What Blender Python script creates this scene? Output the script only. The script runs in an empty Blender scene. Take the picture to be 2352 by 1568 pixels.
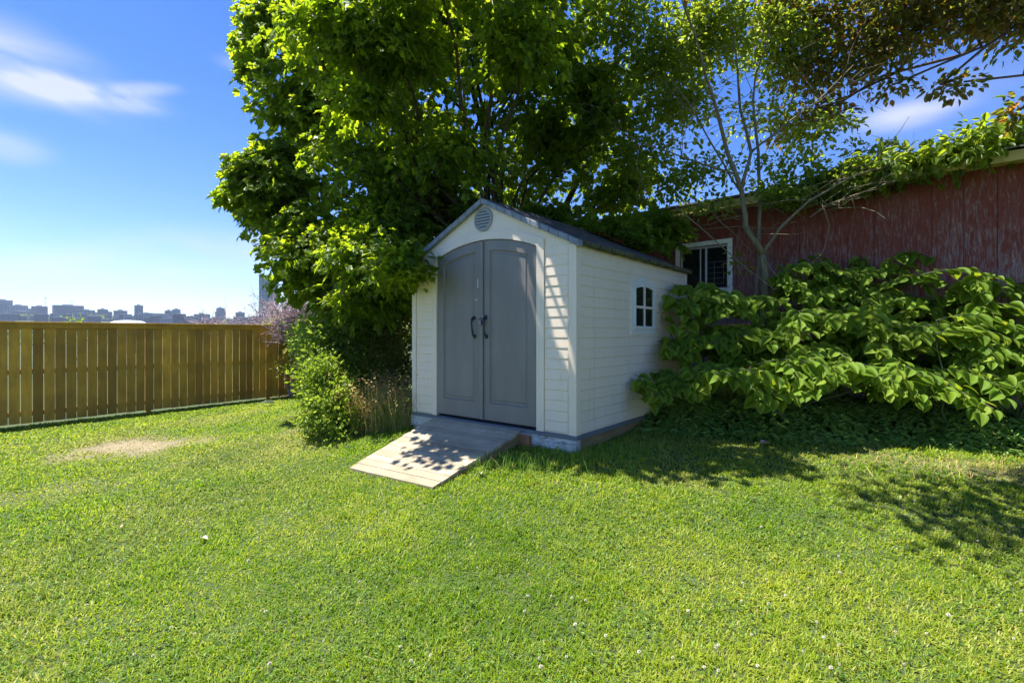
import bpy, math, random
import numpy as np
from mathutils import Vector, Matrix
R = math.radians
sc = bpy.context.scene
COL = sc.collection
rng = np.random.default_rng(7)
random.seed(7)

# ------------------------------------------------------------------ camera, sky, sun, exposure
F, CX, HY = 1137.0, 1176.0, 765.0          # focal length, centre and horizon measured on the photograph (2352 px wide)
cam = bpy.data.cameras.new('camera'); cam_o = bpy.data.objects.new('camera', cam); COL.objects.link(cam_o)
cam_o.location = (0, 0, 0); cam_o.rotation_euler = (R(90), 0, 0)
cam.sensor_width = 36; cam.lens = F / 2352 * 36; cam.shift_y = -(784 - HY) / 2352
cam.clip_start = 0.05; cam.clip_end = 20000
sc.camera = cam_o
sc.view_settings.view_transform = 'Standard'; sc.view_settings.look = 'None'
sc.view_settings.gamma = 1; sc.view_settings.exposure = 1.55
SUN = Vector((-0.36, 0.10, 1.0)).normalized()
sun = bpy.data.lights.new('sun', 'SUN'); sun.energy = 4.8; sun.angle = R(0.5); sun.color = (1, 0.95, 0.86)
sun_o = bpy.data.objects.new('sun', sun); COL.objects.link(sun_o)
sun_o.rotation_euler = SUN.to_track_quat('Z', 'Y').to_euler()
try:
    sc.cycles.max_bounces = 6; sc.cycles.transparent_max_bounces = 8; sc.cycles.volume_bounces = 0
    sc.cycles.sample_clamp_indirect = 6
except Exception: pass

def P(px, py, d):                            # direction of a measured point, at a depth in metres
    return Vector(((px - CX) / F * d, d, (HY - py) / F * d))

world = bpy.data.worlds.new('World'); sc.world = world; world.use_nodes = True
nt = world.node_tree; nt.nodes.clear()
N = nt.nodes.new; LK = nt.links.new
wo = N('ShaderNodeOutputWorld'); bg = N('ShaderNodeBackground'); bg.inputs[1].default_value = 0.125
sky = N('ShaderNodeTexSky'); sky.sky_type = 'NISHITA'; sky.sun_disc = False
sky.sun_elevation = math.asin(SUN.z); sky.sun_rotation = math.atan2(SUN.x, SUN.y)
sky.air_density = 0.9; sky.dust_density = 0.15; sky.ozone_density = 2.0
tc = N('ShaderNodeTexCoord')
def mth(tree, op, a, b=None, c=None, clamp=False):
    n = tree.nodes.new('ShaderNodeMath'); n.operation = op; n.use_clamp = clamp
    for i, v in enumerate((a, b, c)):
        if v is None: continue
        if hasattr(v, 'is_output') or isinstance(v, bpy.types.NodeSocket): tree.links.new(v, n.inputs[i])
        else: n.inputs[i].default_value = v
    return n.outputs[0]
nz = N('ShaderNodeTexNoise'); nz.inputs['Scale'].default_value = 2.6; nz.inputs['Detail'].default_value = 5; nz.inputs['Roughness'].default_value = 0.55
nz.inputs['Distortion'].default_value = 0.6
mpw = N('ShaderNodeMapping'); mpw.inputs['Rotation'].default_value = (0, R(12), 0); mpw.inputs['Scale'].default_value = (1.0, 1.0, 4.0)
LK(tc.outputs['Generated'], mpw.inputs[0]); LK(mpw.outputs[0], nz.inputs['Vector'])
def cloud(px, py, rx, rz, amt, tilt=0, sharp=1.0, nlo=0.35, nhi=0.75):
    c = P(px, py, 1).normalized(); r = c.cross(Vector((0, 0, 1))).normalized(); u = r.cross(c).normalized()
    ca, sa = math.cos(R(tilt)), math.sin(R(tilt)); r2 = r * ca + u * sa; u2 = -r * sa + u * ca
    k = 1 / F * c.y
    sub = N('ShaderNodeVectorMath'); sub.operation = 'SUBTRACT'; LK(tc.outputs['Generated'], sub.inputs[0]); sub.inputs[1].default_value = c
    out = []
    for ax, s in ((r2, rx * k), (u2, rz * k)):
        d = N('ShaderNodeVectorMath'); d.operation = 'DOT_PRODUCT'; LK(sub.outputs[0], d.inputs[0]); d.inputs[1].default_value = ax / s
        out.append(mth(nt, 'POWER', mth(nt, 'ABSOLUTE', d.outputs['Value']), 2))
    rr = mth(nt, 'SQRT', mth(nt, 'ADD', out[0], out[1]))
    m = N('ShaderNodeMapRange'); m.interpolation_type = 'SMOOTHERSTEP'
    LK(rr, m.inputs[0]); m.inputs[1].default_value = 1; m.inputs[2].default_value = 0; m.inputs[3].default_value = 0; m.inputs[4].default_value = 1
    q = N('ShaderNodeMapRange'); q.interpolation_type = 'SMOOTHSTEP'
    LK(nz.outputs[0], q.inputs[0]); q.inputs[1].default_value = nlo; q.inputs[2].default_value = nhi
    return mth(nt, 'MULTIPLY', mth(nt, 'MULTIPLY', m.outputs[0], q.outputs[0]), amt)
cl = None
for a in [(215, 215, 215, 46, 1.8, 2, 1, .3, .75), (330, 205, 110, 26, .8, 14, 1, .2, .7), (60, 205, 190, 60, .9, 4, 1, .3, .8), (100, 150, 260, 110, .5, -14, 1, .3, .7), (120, 190, 240, 70, .6, -22, 1, .35, .75),
          (10, 335, 130, 60, .55, 0, 1, .2, .6), (260, 620, 300, 70, .9, 0, 1, .25, .65), (480, 580, 330, 90, .5, 4, 1, .25, .6), (20, 650, 260, 80, .9, 3, 1, .25, .65),
          (545, 148, 70, 26, .35, 0, 1, .1, .5), (2085, 262, 150, 48, .75, 0, 1, .15, .55), (2120, 230, 330, 130, .25, 0, 1, .2, .6), (-500, 500, 500, 120, .6, 5), (2900, 300, 500, 150, .5, 5)]:
    o = cloud(*a); cl = o if cl is None else mth(nt, 'ADD', cl, o)
cl = mth(nt, 'MINIMUM', cl, 0.85)
hsv = N('ShaderNodeHueSaturation'); hsv.inputs['Saturation'].default_value = 1.40; hsv.inputs['Hue'].default_value = 0.519; hsv.inputs['Value'].default_value = 0.62; LK(sky.outputs[0], hsv.inputs['Color'])
mx = N('ShaderNodeMix'); mx.data_type = 'RGBA'; LK(cl, mx.inputs[0]); LK(hsv.outputs[0], mx.inputs[6]); mx.inputs[7].default_value = (2.3, 2.4, 2.7, 1)
LK(mx.outputs[2], bg.inputs[0]); LK(bg.outputs[0], wo.inputs[0])

# ------------------------------------------------------------------ helpers
class MB:
    def __init__(s): s.v = []; s.f = []; s.a = []
    def add(s, vs, fs, a=0.5):
        o = len(s.v); s.v += [tuple(v) for v in vs]; s.f += [tuple(i + o for i in f) for f in fs]; s.a += [a] * len(vs); return s
    def box(s, x0, x1, y0, y1, z0, z1, a=0.5):
        v = [(x, y, z) for z in (z0, z1) for y in (y0, y1) for x in (x0, x1)]
        return s.add(v, [(0, 2, 3, 1), (4, 5, 7, 6), (0, 1, 5, 4), (2, 6, 7, 3), (0, 4, 6, 2), (1, 3, 7, 5)], a)
    def hexa(s, b, t, a=0.5):                 # four bottom corners (ccw), four top corners
        return s.add(list(b) + list(t), [(3, 2, 1, 0), (4, 5, 6, 7), (0, 1, 5, 4), (1, 2, 6, 5), (2, 3, 7, 6), (3, 0, 4, 7)], a)
    def prism(s, pts, y0, y1, a=0.5):         # polygon in x,z extruded along y
        n = len(pts)
        v = [(x, y0, z) for x, z in pts] + [(x, y1, z) for x, z in pts]
        return s.add(v, [tuple(range(n)), tuple(range(2 * n - 1, n - 1, -1))] + [(i, i + n, (i + 1) % n + n, (i + 1) % n) for i in range(n)], a)
    def tube(s, pts, rad, seg=8, a=0.5, cap=True):
        pts = [Vector(p) for p in pts]; n = len(pts)
        if not hasattr(rad, '__len__'): rad = [rad] * n
        vs = []; fs = []; ref = Vector((0.31, 0.2, 0.93)).normalized()
        for i in range(n):
            t = (pts[min(i + 1, n - 1)] - pts[max(i - 1, 0)]).normalized()
            a1 = t.cross(ref)
            if a1.length < .1: a1 = t.cross(Vector((1, 0, 0)))
            a1.normalize(); a2 = t.cross(a1)
            for k in range(seg):
                th = 2 * math.pi * k / seg; vs.append(pts[i] + (a1 * math.cos(th) + a2 * math.sin(th)) * rad[i])
        for i in range(n - 1):
            for k in range(seg):
                fs.append((i * seg + k, i * seg + (k + 1) % seg, (i + 1) * seg + (k + 1) % seg, (i + 1) * seg + k))
        if cap: fs += [tuple(range(seg - 1, -1, -1)), tuple(range((n - 1) * seg, n * seg))]
        return s.add(vs, fs, a)
    def build(s, name, m, parent=None, smooth=False, bevel=0):
        me = bpy.data.meshes.new(name); me.from_pydata(s.v, [], s.f); me.update()
        at = me.attributes.new('var', 'FLOAT', 'POINT'); at.data.foreach_set('value', s.a)
        if smooth: me.polygons.foreach_set('use_smooth', [True] * len(me.polygons))
        me.materials.append(m); o = bpy.data.objects.new(name, me); COL.objects.link(o)
        if parent: o.parent = parent
        if bevel:
            b = o.modifiers.new('bevel', 'BEVEL'); b.width = bevel; b.segments = 2; b.limit_method = 'ANGLE'; b.angle_limit = R(40)
        return o
def tag(o, label=None, cat=None, group=None, kind=None):
    if label: o['label'] = label
    if cat: o['category'] = cat
    if group: o['group'] = group
    if kind: o['kind'] = kind
    return o
def empty(name, loc=(0, 0, 0), rz=0, **k):
    o = bpy.data.objects.new(name, None); COL.objects.link(o); o.location = loc; o.rotation_euler = (0, 0, rz); o.empty_display_size = .2
    tag(o, **k); return o
def big_mesh(name, verts, faces, m, attrs, parent=None, smooth=True, origin=None):
    """verts (n,3), faces (m,k) of equal corner count k"""
    me = bpy.data.meshes.new(name); n = len(verts); fm, k = faces.shape
    if origin is not None: verts = verts - np.array(origin)
    me.vertices.add(n); me.vertices.foreach_set('co', verts.astype(np.float32).ravel())
    me.loops.add(fm * k); me.loops.foreach_set('vertex_index', faces.astype(np.int32).ravel())
    me.polygons.add(fm); me.polygons.foreach_set('loop_start', np.arange(0, fm * k, k, dtype=np.int32))
    me.update(calc_edges=True)
    if smooth: me.polygons.foreach_set('use_smooth', np.ones(fm, dtype=bool))
    for an, av in attrs.items():
        a = me.attributes.new(an, 'FLOAT', 'POINT'); a.data.foreach_set('value', av.astype(np.float32))
    me.materials.append(m); o = bpy.data.objects.new(name, me); COL.objects.link(o)
    if parent: o.parent = parent
    if origin is not None: o.location = origin
    return o
def frames(dirs, nrm):
    """rows: leaf axis (y), side (x), normal (z) from axis directions and rough normals"""
    y = dirs / np.linalg.norm(dirs, axis=1, keepdims=True)
    x = np.cross(y, nrm); x /= np.linalg.norm(x, axis=1, keepdims=True) + 1e-9
    z = np.cross(x, y)
    return np.stack([x, y, z], axis=2)         # columns
def scatter(tv, tf, pos, rot, scale):
    tv = np.array(tv, float); tf = np.array(tf, int); n = len(pos)
    v = np.einsum('nij,kj->nki', rot, tv) * scale[:, None, None] + pos[:, None, :]
    f = tf[None] + (np.arange(n) * len(tv))[:, None, None]
    return v.reshape(-1, 3), f.reshape(-1, tf.shape[1])
# leaf templates: triangles, folded along the midrib
def half_leaf(pts, fold, droop=0.12, mid=None):
    """pts: right-hand outline from base to tip; both halves as triangle fans from midrib points"""
    v = []; f = []
    ys = [p[1] for p in pts]
    mids = mid or [0.0, .35, .7, 1.0]
    for y in mids: v.append((0, y, -droop * y * y))
    for sgn in (1, -1):
        o = len(v)
        for x, y in pts: v.append((sgn * x, y, fold * x - droop * y * y))
        def near(y): return min(range(len(mids)), key=lambda i: abs(mids[i] - max(0, y)))
        prev_m = 0
        seq = [(o + i, near(pts[i][1])) for i in range(len(pts))]
        for i in range(len(seq)):
            vi, mi = seq[i]
            if mi < prev_m: mi = prev_m
            if i == 0:
                if mi != 0: f.append((0, vi, mi))
            else:
                f.append((prev_m, seq[i - 1][0], vi))
                if mi != prev_m: f.append((prev_m, vi, mi))
            prev_m = mi
        if prev_m != len(mids) - 1: f.append((prev_m, seq[-1][0], len(mids) - 1))
        if sgn == -1: f[:] = f
    f = [t for t in f if len(set(t)) == 3]
    return v, f
MAPLE = half_leaf([(.12, -.1), (.42, -.06), (.3, .14), (.56, .38), (.44, .42), (.5, .62), (.22, .5), (.2, .72)], .25, .18)
OVAL = half_leaf([(.15, .08), (.30, .35), (.25, .65), (.10, .88)], .3, .15)
HEART = half_leaf([(.16, -.06), (.36, .02), (.45, .2), (.44, .4), (.34, .62), (.17, .82), (.05, .95)], .22, .22, [0, .2, .4, .6, .8, 1])
SMALL = half_leaf([(.25, .3), (.22, .7)], .25, .1, [0, .5, 1])

def vnoise(x, y, scale, seed=0):
    r = np.random.default_rng(seed).random((64, 64)); x = x / scale + 100; y = y / scale + 100
    xi = np.floor(x).astype(int); yi = np.floor(y).astype(int); fx = x - xi; fy = y - yi
    fx = fx * fx * (3 - 2 * fx); fy = fy * fy * (3 - 2 * fy)
    g = lambda i, j: r[i % 64, j % 64]
    return (g(xi, yi) * (1 - fx) + g(xi + 1, yi) * fx) * (1 - fy) + (g(xi, yi + 1) * (1 - fx) + g(xi + 1, yi + 1) * fx) * fy
def fbm(x, y, s, seed=0, o=3):
    return sum(vnoise(x, y, s / 2 ** i, seed + i) * .5 ** i for i in range(o)) / sum(.5 ** i for i in range(o))

# ---- materials
def nmat(name):
    m = bpy.data.materials.new(name); m.use_nodes = True; t = m.node_tree
    b = t.nodes['Principled BSDF']; return m, t, b
def ramp(t, fac, stops):
    r = t.nodes.new('ShaderNodeValToRGB'); t.links.new(fac, r.inputs[0]); e = r.color_ramp.elements
    while len(e) < len(stops): e.new(.5)
    for i, (p, c) in enumerate(stops): e[i].position = p; e[i].color = (*c, 1)
    return r.outputs[0]
def noise(t, scale, detail=4, vec=None, rough=.55, sx=None, dist=0):
    n = t.nodes.new('ShaderNodeTexNoise'); n.inputs['Scale'].default_value = scale; n.inputs['Detail'].default_value = detail
    n.inputs['Roughness'].default_value = rough; n.inputs['Distortion'].default_value = dist
    c = t.nodes.new('ShaderNodeTexCoord'); src = c.outputs['Object']
    if sx:
        mp = t.nodes.new('ShaderNodeMapping'); mp.inputs['Scale'].default_value = sx; t.links.new(src, mp.inputs[0]); src = mp.outputs[0]
    t.links.new(src, n.inputs['Vector']); return n.outputs[0]
def attr(t, name):
    n = t.nodes.new('ShaderNodeAttribute'); n.attribute_name = name; return n.outputs['Fac']
def mixc(t, fac, a, b, mode='MIX'):
    n = t.nodes.new('ShaderNodeMix'); n.data_type = 'RGBA'; n.blend_type = mode
    for s, v in ((0, fac), (6, a), (7, b)):
        if isinstance(v, bpy.types.NodeSocket): t.links.new(v, n.inputs[s])
        elif isinstance(v, (int, float)): n.inputs[s].default_value = v
        else: n.inputs[s].default_value = (*v, 1)
    return n.outputs[2]
def bump(t, b, h, strength=.3, dist=.01):
    n = t.nodes.new('ShaderNodeBump'); n.inputs['Strength'].default_value = strength; n.inputs['Distance'].default_value = dist
    t.links.new(h, n.inputs['Height']); t.links.new(n.outputs[0], b.inputs['Normal'])
def simple(name, col, rough=.6, var=.12, scale=8, metal=0, bs=.15, spec=.5, sx=None):
    m, t, b = nmat(name)
    n = noise(t, scale, 5, sx=sx); lo = tuple(c * (1 - var) for c in col); hi = tuple(min(1, c * (1 + var)) for c in col)
    t.links.new(ramp(t, n, [(.3, lo), (.7, hi)]), b.inputs['Base Color'])
    b.inputs['Roughness'].default_value = rough; b.inputs['Metallic'].default_value = metal; b.inputs['Specular IOR Level'].default_value = spec
    if bs: bump(t, b, noise(t, scale * 12, 3, sx=sx), bs, .004)
    return m
def leafmat(name, cols, tcols, tr=.45, rough=.42, spec=.4):
    m, t, b = nmat(name); v = attr(t, 'var')
    n = len(cols); st = [(i / (n - 1), c) for i, c in enumerate(cols)]; s2 = [(i / (len(tcols) - 1), c) for i, c in enumerate(tcols)]
    t.links.new(ramp(t, v, st), b.inputs['Base Color']); b.inputs['Roughness'].default_value = rough; b.inputs['Specular IOR Level'].default_value = spec
    tl = t.nodes.new('ShaderNodeBsdfTranslucent'); t.links.new(ramp(t, v, s2), tl.inputs[0])
    mx = t.nodes.new('ShaderNodeMixShader'); mx.inputs[0].default_value = tr
    t.links.new(b.outputs[0], mx.inputs[1]); t.links.new(tl.outputs[0], mx.inputs[2])
    t.links.new(mx.outputs[0], t.nodes['Material Output'].inputs[0]); return m

M = {}
M['maple'] = leafmat('maple leaf', [(.05, .11, .010), (.085, .16, .012), (.13, .20, .016)], [(.32, .50, .01), (.48, .64, .015), (.62, .74, .03)], .56)
M['ash'] = leafmat('small leaf', [(.07, .13, .015), (.12, .19, .02), (.18, .24, .03)], [(.32, .46, .015), (.48, .60, .03), (.60, .68, .06)], .55)
M['copper'] = leafmat('copper leaf', [(.05, .09, .012), (.08, .09, .015), (.12, .05, .018)], [(.20, .32, .012), (.36, .34, .02), (.60, .24, .03)], .5)
M['heart'] = leafmat('heart leaf', [(.08, .16, .012), (.13, .23, .016), (.21, .30, .025)], [(.30, .44, .02), (.42, .54, .03), (.54, .62, .04)], .42, .55, .2)
M['privet'] = leafmat('shrub leaf', [(.10, .18, .02), (.17, .27, .03), (.26, .34, .05)], [(.26, .44, .02), (.40, .55, .03), (.5, .6, .06)], .45)
M['hedge'] = leafmat('dark hedge leaf', [(.08, .15, .02), (.14, .20, .03), (.24, .18, .07)], [(.24, .38, .02), (.36, .45, .03), (.5, .38, .09)], .4)
M['cover'] = leafmat('ground cover leaf', [(.13, .25, .05), (.21, .36, .07), (.32, .45, .10)], [(.28, .5, .04), (.40, .6, .05), (.52, .68, .08)], .45)
M['straw'] = leafmat('dry stems', [(.46, .31, .12), (.60, .43, .18), (.15, .27, .04)], [(.5, .34, .11), (.6, .42, .15), (.22, .42, .04)], .3, .7, .2)
M['twig'] = simple('grey twig', (.35, .26, .28), .8, .3, 6, bs=.2)
M['bark'] = simple('bark', (.085, .06, .042), .85, .35, 14, bs=.7, sx=(3, 3, .6))
M['bark2'] = simple('smooth bark', (.17, .14, .075), .8, .35, 10, bs=.5, sx=(3, 3, .8))
M['stem'] = simple('green stem', (.07, .09, .03), .6, .3, 10)

# grass blades: colour runs from fresh green to straw by the 'dry' value of each blade
def grassmat():
    m, t, b = nmat('grass blade')
    d = attr(t, 'dry'); v = attr(t, 'var')
    fresh = ramp(t, v, [(0, (.075, .17, .004)), (.5, (.17, .28, .008)), (1, (.32, .39, .025))])
    dryc = ramp(t, v, [(0, (.26, .27, .06)), (1, (.56, .46, .19))])
    c = mixc(t, d, fresh, dryc)
    t.links.new(c, b.inputs['Base Color']); b.inputs['Roughness'].default_value = .5; b.inputs['Specular IOR Level'].default_value = .3
    tl = t.nodes.new('ShaderNodeBsdfTranslucent')
    f2 = ramp(t, v, [(0, (.22, .43, .01)), (.5, (.43, .58, .02)), (1, (.62, .68, .06))])
    t.links.new(mixc(t, d, f2, dryc), tl.inputs[0])
    mx = t.nodes.new('ShaderNodeMixShader'); mx.inputs[0].default_value = .45
    t.links.new(b.outputs[0], mx.inputs[1]); t.links.new(tl.outputs[0], mx.inputs[2]); t.links.new(mx.outputs[0], t.nodes['Material Output'].inputs[0])
    return m
M['grass'] = grassmat()

# ------------------------------------------------------------------ ground
CTRL = np.array([(-1.58, 5.07, -1.395), (-.67, 4.2, -1.335), (.62, 4.72, -1.175), (-1.3, 6.35, -1.22), (2.5, 7.1, -1.14), (-9.05, 8.75, -1.68),
    (-5.56, 13, -1.62), (0, 0, -1.62), (4, 5, -1.17), (6, 5.8, -1.12), (-2.45, 6.5, -1.42), (-3, 3, -1.62), (3, 2.4, -1.42), (0, 2, -1.52),
    (-4, 9, -1.5), (10, 2, -1.25), (-12, 2, -1.75), (10, 12, -1.0), (0, 13, -1.3), (0, -8, -1.8), (-14, 14, -1.75), (8, -6, -1.6), (-10, -6, -1.9), (1.6, 5.4, -1.17)])
def tps(r2): return np.where(r2 > 0, r2 * np.log(np.maximum(r2, 1e-9)), 0) * .5
_n = len(CTRL); _K = tps(((CTRL[:, None, :2] - CTRL[None, :, :2]) ** 2).sum(-1)) + np.eye(_n) * .05
_P = np.hstack([np.ones((_n, 1)), CTRL[:, :2]]); _A = np.zeros((_n + 3, _n + 3)); _A[:_n, :_n] = _K; _A[:_n, _n:] = _P; _A[_n:, :_n] = _P.T
_w = np.linalg.solve(_A, np.concatenate([CTRL[:, 2], np.zeros(3)]))
def ground(x, y):
    x = np.atleast_1d(np.asarray(x, float)); y = np.atleast_1d(np.asarray(y, float))
    xc = np.clip(x, -16, 13); yc = np.clip(y, -9, 15)
    z = np.zeros_like(xc) + _w[_n] + _w[_n + 1] * xc + _w[_n + 2] * yc
    for i in range(_n): z += _w[i] * tps((xc - CTRL[i, 0]) ** 2 + (yc - CTRL[i, 1]) ** 2)
    r = np.hypot(x, y)
    far = np.clip((r - 17) / 250, 0, 1); far = far * far * (3 - 2 * far)
    hill = np.clip((r - 950) / 900, 0, 1); hill = hill * hill * (3 - 2 * hill)
    a = np.arctan2(x, y)
    h = 30 + 7 * np.sin(a * 9 + 1) + 5 * np.sin(a * 23) + 3 * np.sin(a * 47 + 2)
    return z * (1 - far) + far * (-28) + hill * (28 + h)
def gz(x, y): return float(ground(x, y)[0])
radii = np.concatenate([np.arange(0, 18, .25), np.geomspace(18, 6000, 60)]); na = 240
ang = np.linspace(0, 2 * math.pi, na, endpoint=False)
gx = (radii[:, None] * np.sin(ang)); gy = (radii[:, None] * np.cos(ang))
gvv = np.stack([gx.ravel(), gy.ravel(), ground(gx.ravel(), gy.ravel())], 1)
ii, jj = np.meshgrid(np.arange(len(radii) - 1), np.arange(na), indexing='ij')
gf = np.stack([ii * na + jj, ii * na + (jj + 1) % na, (ii + 1) * na + (jj + 1) % na, (ii + 1) * na + jj], -1).reshape(-1, 4)[:, ::-1]

# bare patches of the lawn: (x, y, rx, ry, rotation, strength)
def gp(px, py):                                   # where the line of sight to a measured point meets the ground
    d = 3.0
    for _ in range(40):
        q = P(px, py, d); d = d * .5 + .5 * (d * gz(q.x, q.y) / q.z)
    q = P(px, py, d); return q.x, q.y
PX, PY = gp(310, 1028)
PATCH = [(PX, PY, 1.05, .6, R(8), 1.0), (PX + .35, PY + .25, .5, .22, R(8), 1.0), (*gp(695, 985), .25, .3, 0, .35), (*gp(590, 945), .3, .2, 0, .35), (*gp(60, 1140), .8, .35, 0, .2),
         (*gp(1960, 1020), .35, .18, 0, .4), (*gp(2250, 1075), 1.0, .25, R(-20), .5), (*gp(1560, 1110), .5, .2, 0, .25)]
def patchmask(x, y):
    m = np.zeros_like(x)
    for cx, cy, rx, ry, a, s in PATCH:
        dx, dy = x - cx, y - cy; u = dx * math.cos(a) + dy * math.sin(a); v = -dx * math.sin(a) + dy * math.cos(a)
        d = np.sqrt((u / rx) ** 2 + (v / ry) ** 2) + (fbm(x, y, .45, 5, 4) - .5) * 1.6
        m = np.maximum(m, s * np.clip((1.3 - d) / .9, 0, 1))
    return m
def gmat():
    m, t, b = nmat('lawn soil')
    big = noise(t, .9, 5); fine = noise(t, 60, 4)
    base = ramp(t, fine, [(.3, (.02, .04, .008)), (.6, (.045, .07, .015)), (.8, (.12, .11, .045))])
    soil = ramp(t, noise(t, 35, 6), [(.3, (.14, .11, .055)), (.7, (.29, .24, .15))])
    c = mixc(t, attr(t, 'bare'), base, soil)
    far = ramp(t, noise(t, .03, 5), [(.35, (.02, .045, .012)), (.6, (.04, .06, .02)), (.75, (.08, .08, .06))])
    t.links.new(mixc(t, attr(t, 'far'), c, far), b.inputs['Base Color'])
    b.inputs['Roughness'].default_value = .95; bump(t, b, fine, .6, .01); return m
pm = patchmask(gvv[:, 0], gvv[:, 1]); fr = np.clip((np.hypot(gvv[:, 0], gvv[:, 1]) - 25) / 30, 0, 1)
tag(big_mesh('ground', gvv, gf, gmat(), {'bare': pm, 'far': fr}), kind='structure')

# shed frame of reference
TH = R(-39); U = np.array([math.cos(TH), math.sin(TH)]); V = np.array([-math.sin(TH), math.cos(TH)])
S0 = np.array([-1.251, 6.292]); SZ = -0.992; SW, SD = 2.404, 2.98
def shed_xy(x, y): return ((x - S0[0]) * U[0] + (y - S0[1]) * U[1], (x - S0[0]) * V[0] + (y - S0[1]) * V[1])
def W(lx, ly, lz=0): q = S0 + U * lx + V * ly; return Vector((q[0], q[1], SZ + lz))
# fence line and barn line
FA = np.array([-9.05, 8.75]); FB = np.array([-5.52, 13.0]); FT = 0.205
BD = np.array([math.sin(R(48.1)), -math.cos(R(48.1))]); BN = np.array([-BD[1], BD[0]]); B0 = np.array([3.24, 8.3])  # BN points away from the lawn

# ------------------------------------------------------------------ lawn
def lawn():
    pts = []
    def ring(x0, x1, y0, y1, dens):
        n = int((x1 - x0) * (y1 - y0) * dens); return np.stack([rng.uniform(x0, x1, n), rng.uniform(y0, y1, n)], 1)
    a = np.concatenate([ring(-13, 9, -1, 15, 11000)])
    d = np.hypot(a[:, 0], a[:, 1] + .2); side = np.abs(a[:, 0]) - 1.12 * a[:, 1]
    keep = np.clip((2.9 / np.maximum(d, .5)) ** 1.55, 0, 1) * np.where(side > 1.2, .12, 1) * np.where(a[:, 1] < 1.2, .2, 1)
    a = a[rng.random(len(a)) < keep]
    lx, ly = shed_xy(a[:, 0], a[:, 1]); a = a[~((lx > .02) & (lx < SW - .02) & (ly > .0) & (ly < SD))]
    lx, ly = shed_xy(a[:, 0], a[:, 1]); a = a[~((lx > .5) & (lx < 1.7) & (ly < .0) & (ly > -1.2))]
    bs = (a[:, 0] - B0[0]) * BN[0] + (a[:, 1] - B0[1]) * BN[1]; a = a[bs < -.05]
    fn = np.array([-(FB - FA)[1], (FB - FA)[0]]); fn /= np.linalg.norm(fn); fs = (a[:, 0] - FA[0]) * fn[0] + (a[:, 1] - FA[1]) * fn[1]; a = a[fs < -.02]
    x, y = a[:, 0], a[:, 1]
    p = patchmask(x, y); k = rng.random(len(x)) > p * .66; x, y, p = x[k], y[k], p[k]
    d = np.hypot(x, y); n = len(x)
    clump = fbm(x, y, .16, 21, 3); big = fbm(x, y, 1.5, 33, 3)
    h = (.014 + .030 * clump ** 1.5 + .016 * rng.random(n) ** 2) * (1 - .5 * p) * (.55 + .9 * fbm(x, y, .45, 27, 3))
    lx, ly = shed_xy(x, y)
    near = np.exp(-np.maximum(0, np.maximum(np.abs(lx - 1.2) - 1.3, np.where(ly < 0, -ly, 0))) / .25) * ((lx > -.6) & (lx < 3.2) & (ly > -.75) & (ly < 3))
    bed = (x > .8) & ((x - B0[0]) * BN[0] + (y - B0[1]) * BN[1] > -2.35 + .0 * x)
    h = h * (1 + 1.6 * near * rng.random(n) + 1.0 * bed * rng.random(n))
    w = (.0021 + .0015 * rng.random(n)) * np.clip(d / 2.6, 1, 4.5)
    az = rng.uniform(0, 2 * np.pi, n); lean = rng.gamma(2.2, .42, n); lean = np.clip(lean, 0, 2.6)
    da = np.stack([np.cos(az), np.sin(az)], 1); pa = np.stack([-da[:, 1], da[:, 0]], 1)
    z = ground(x, y) - .004
    v = np.zeros((n, 5, 3))
    hz = h / np.sqrt(1 + lean ** 2 * .6)
    for s, i in ((-1, 0), (1, 1)):
        v[:, i, 0] = x + s * pa[:, 0] * w; v[:, i, 1] = y + s * pa[:, 1] * w; v[:, i, 2] = z
    for s, i in ((-1, 2), (1, 3)):
        v[:, i, 0] = x + s * pa[:, 0] * w * .8 + da[:, 0] * h * lean * .3; v[:, i, 1] = y + s * pa[:, 1] * w * .8 + da[:, 1] * h * lean * .3; v[:, i, 2] = z + hz * .6
    v[:, 4, 0] = x + da[:, 0] * h * lean; v[:, 4, 1] = y + da[:, 1] * h * lean; v[:, 4, 2] = z + hz
    q = np.arange(n)[:, None] * 5
    f = np.concatenate([q + np.array([[0, 1, 3]]), q + np.array([[0, 3, 2]]), q + np.array([[2, 3, 4]])])
    dry = np.clip((big - .46) * 2.2, 0, .8) * .6 + p * .8
    dry = np.clip(dry + rng.normal(0, .14, n), 0, 1); dry = np.where(rng.random(n) < .04, .8, dry)
    var = np.clip(.5 + 1.1 * (fbm(x, y, .9, 44, 4) - .5) + .7 * (fbm(x, y, .06, 46, 2) - .5) + rng.normal(0, .24, n), 0, 1)
    tag(big_mesh('lawn_grass', v.reshape(-1, 3), f, M['grass'], {'dry': np.repeat(dry, 5), 'var': np.repeat(var, 5)}, smooth=False),
        'mown green lawn with drier yellow patches spreading around the shed', 'grass', kind='stuff')
    # clover leaves between the blades
    n = 52000; x = rng.uniform(-7, 5, n); y = rng.uniform(1.2, 8, n)
    k = (fbm(x, y, .5, 71) > .5) & (np.abs(x) < 1.1 * y + .8) & (patchmask(x, y) < .3); lx, ly = shed_xy(x, y)
    k &= ~((lx > 0) & (lx < SW) & (ly > 0)) & ~((lx > .4) & (lx < 1.8) & (ly > -1.3)) & ((x - B0[0]) * BN[0] + (y - B0[1]) * BN[1] < -.1)
    fs = (x - FA[0]) * fn[0] + (y - FA[1]) * fn[1]; k &= fs < -.1
    x, y = x[k], y[k]; n = len(x)
    pos = np.stack([x, y, ground(x, y) + rng.uniform(.02, .042, n)], 1); az = rng.uniform(0, 6.28, n)
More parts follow.
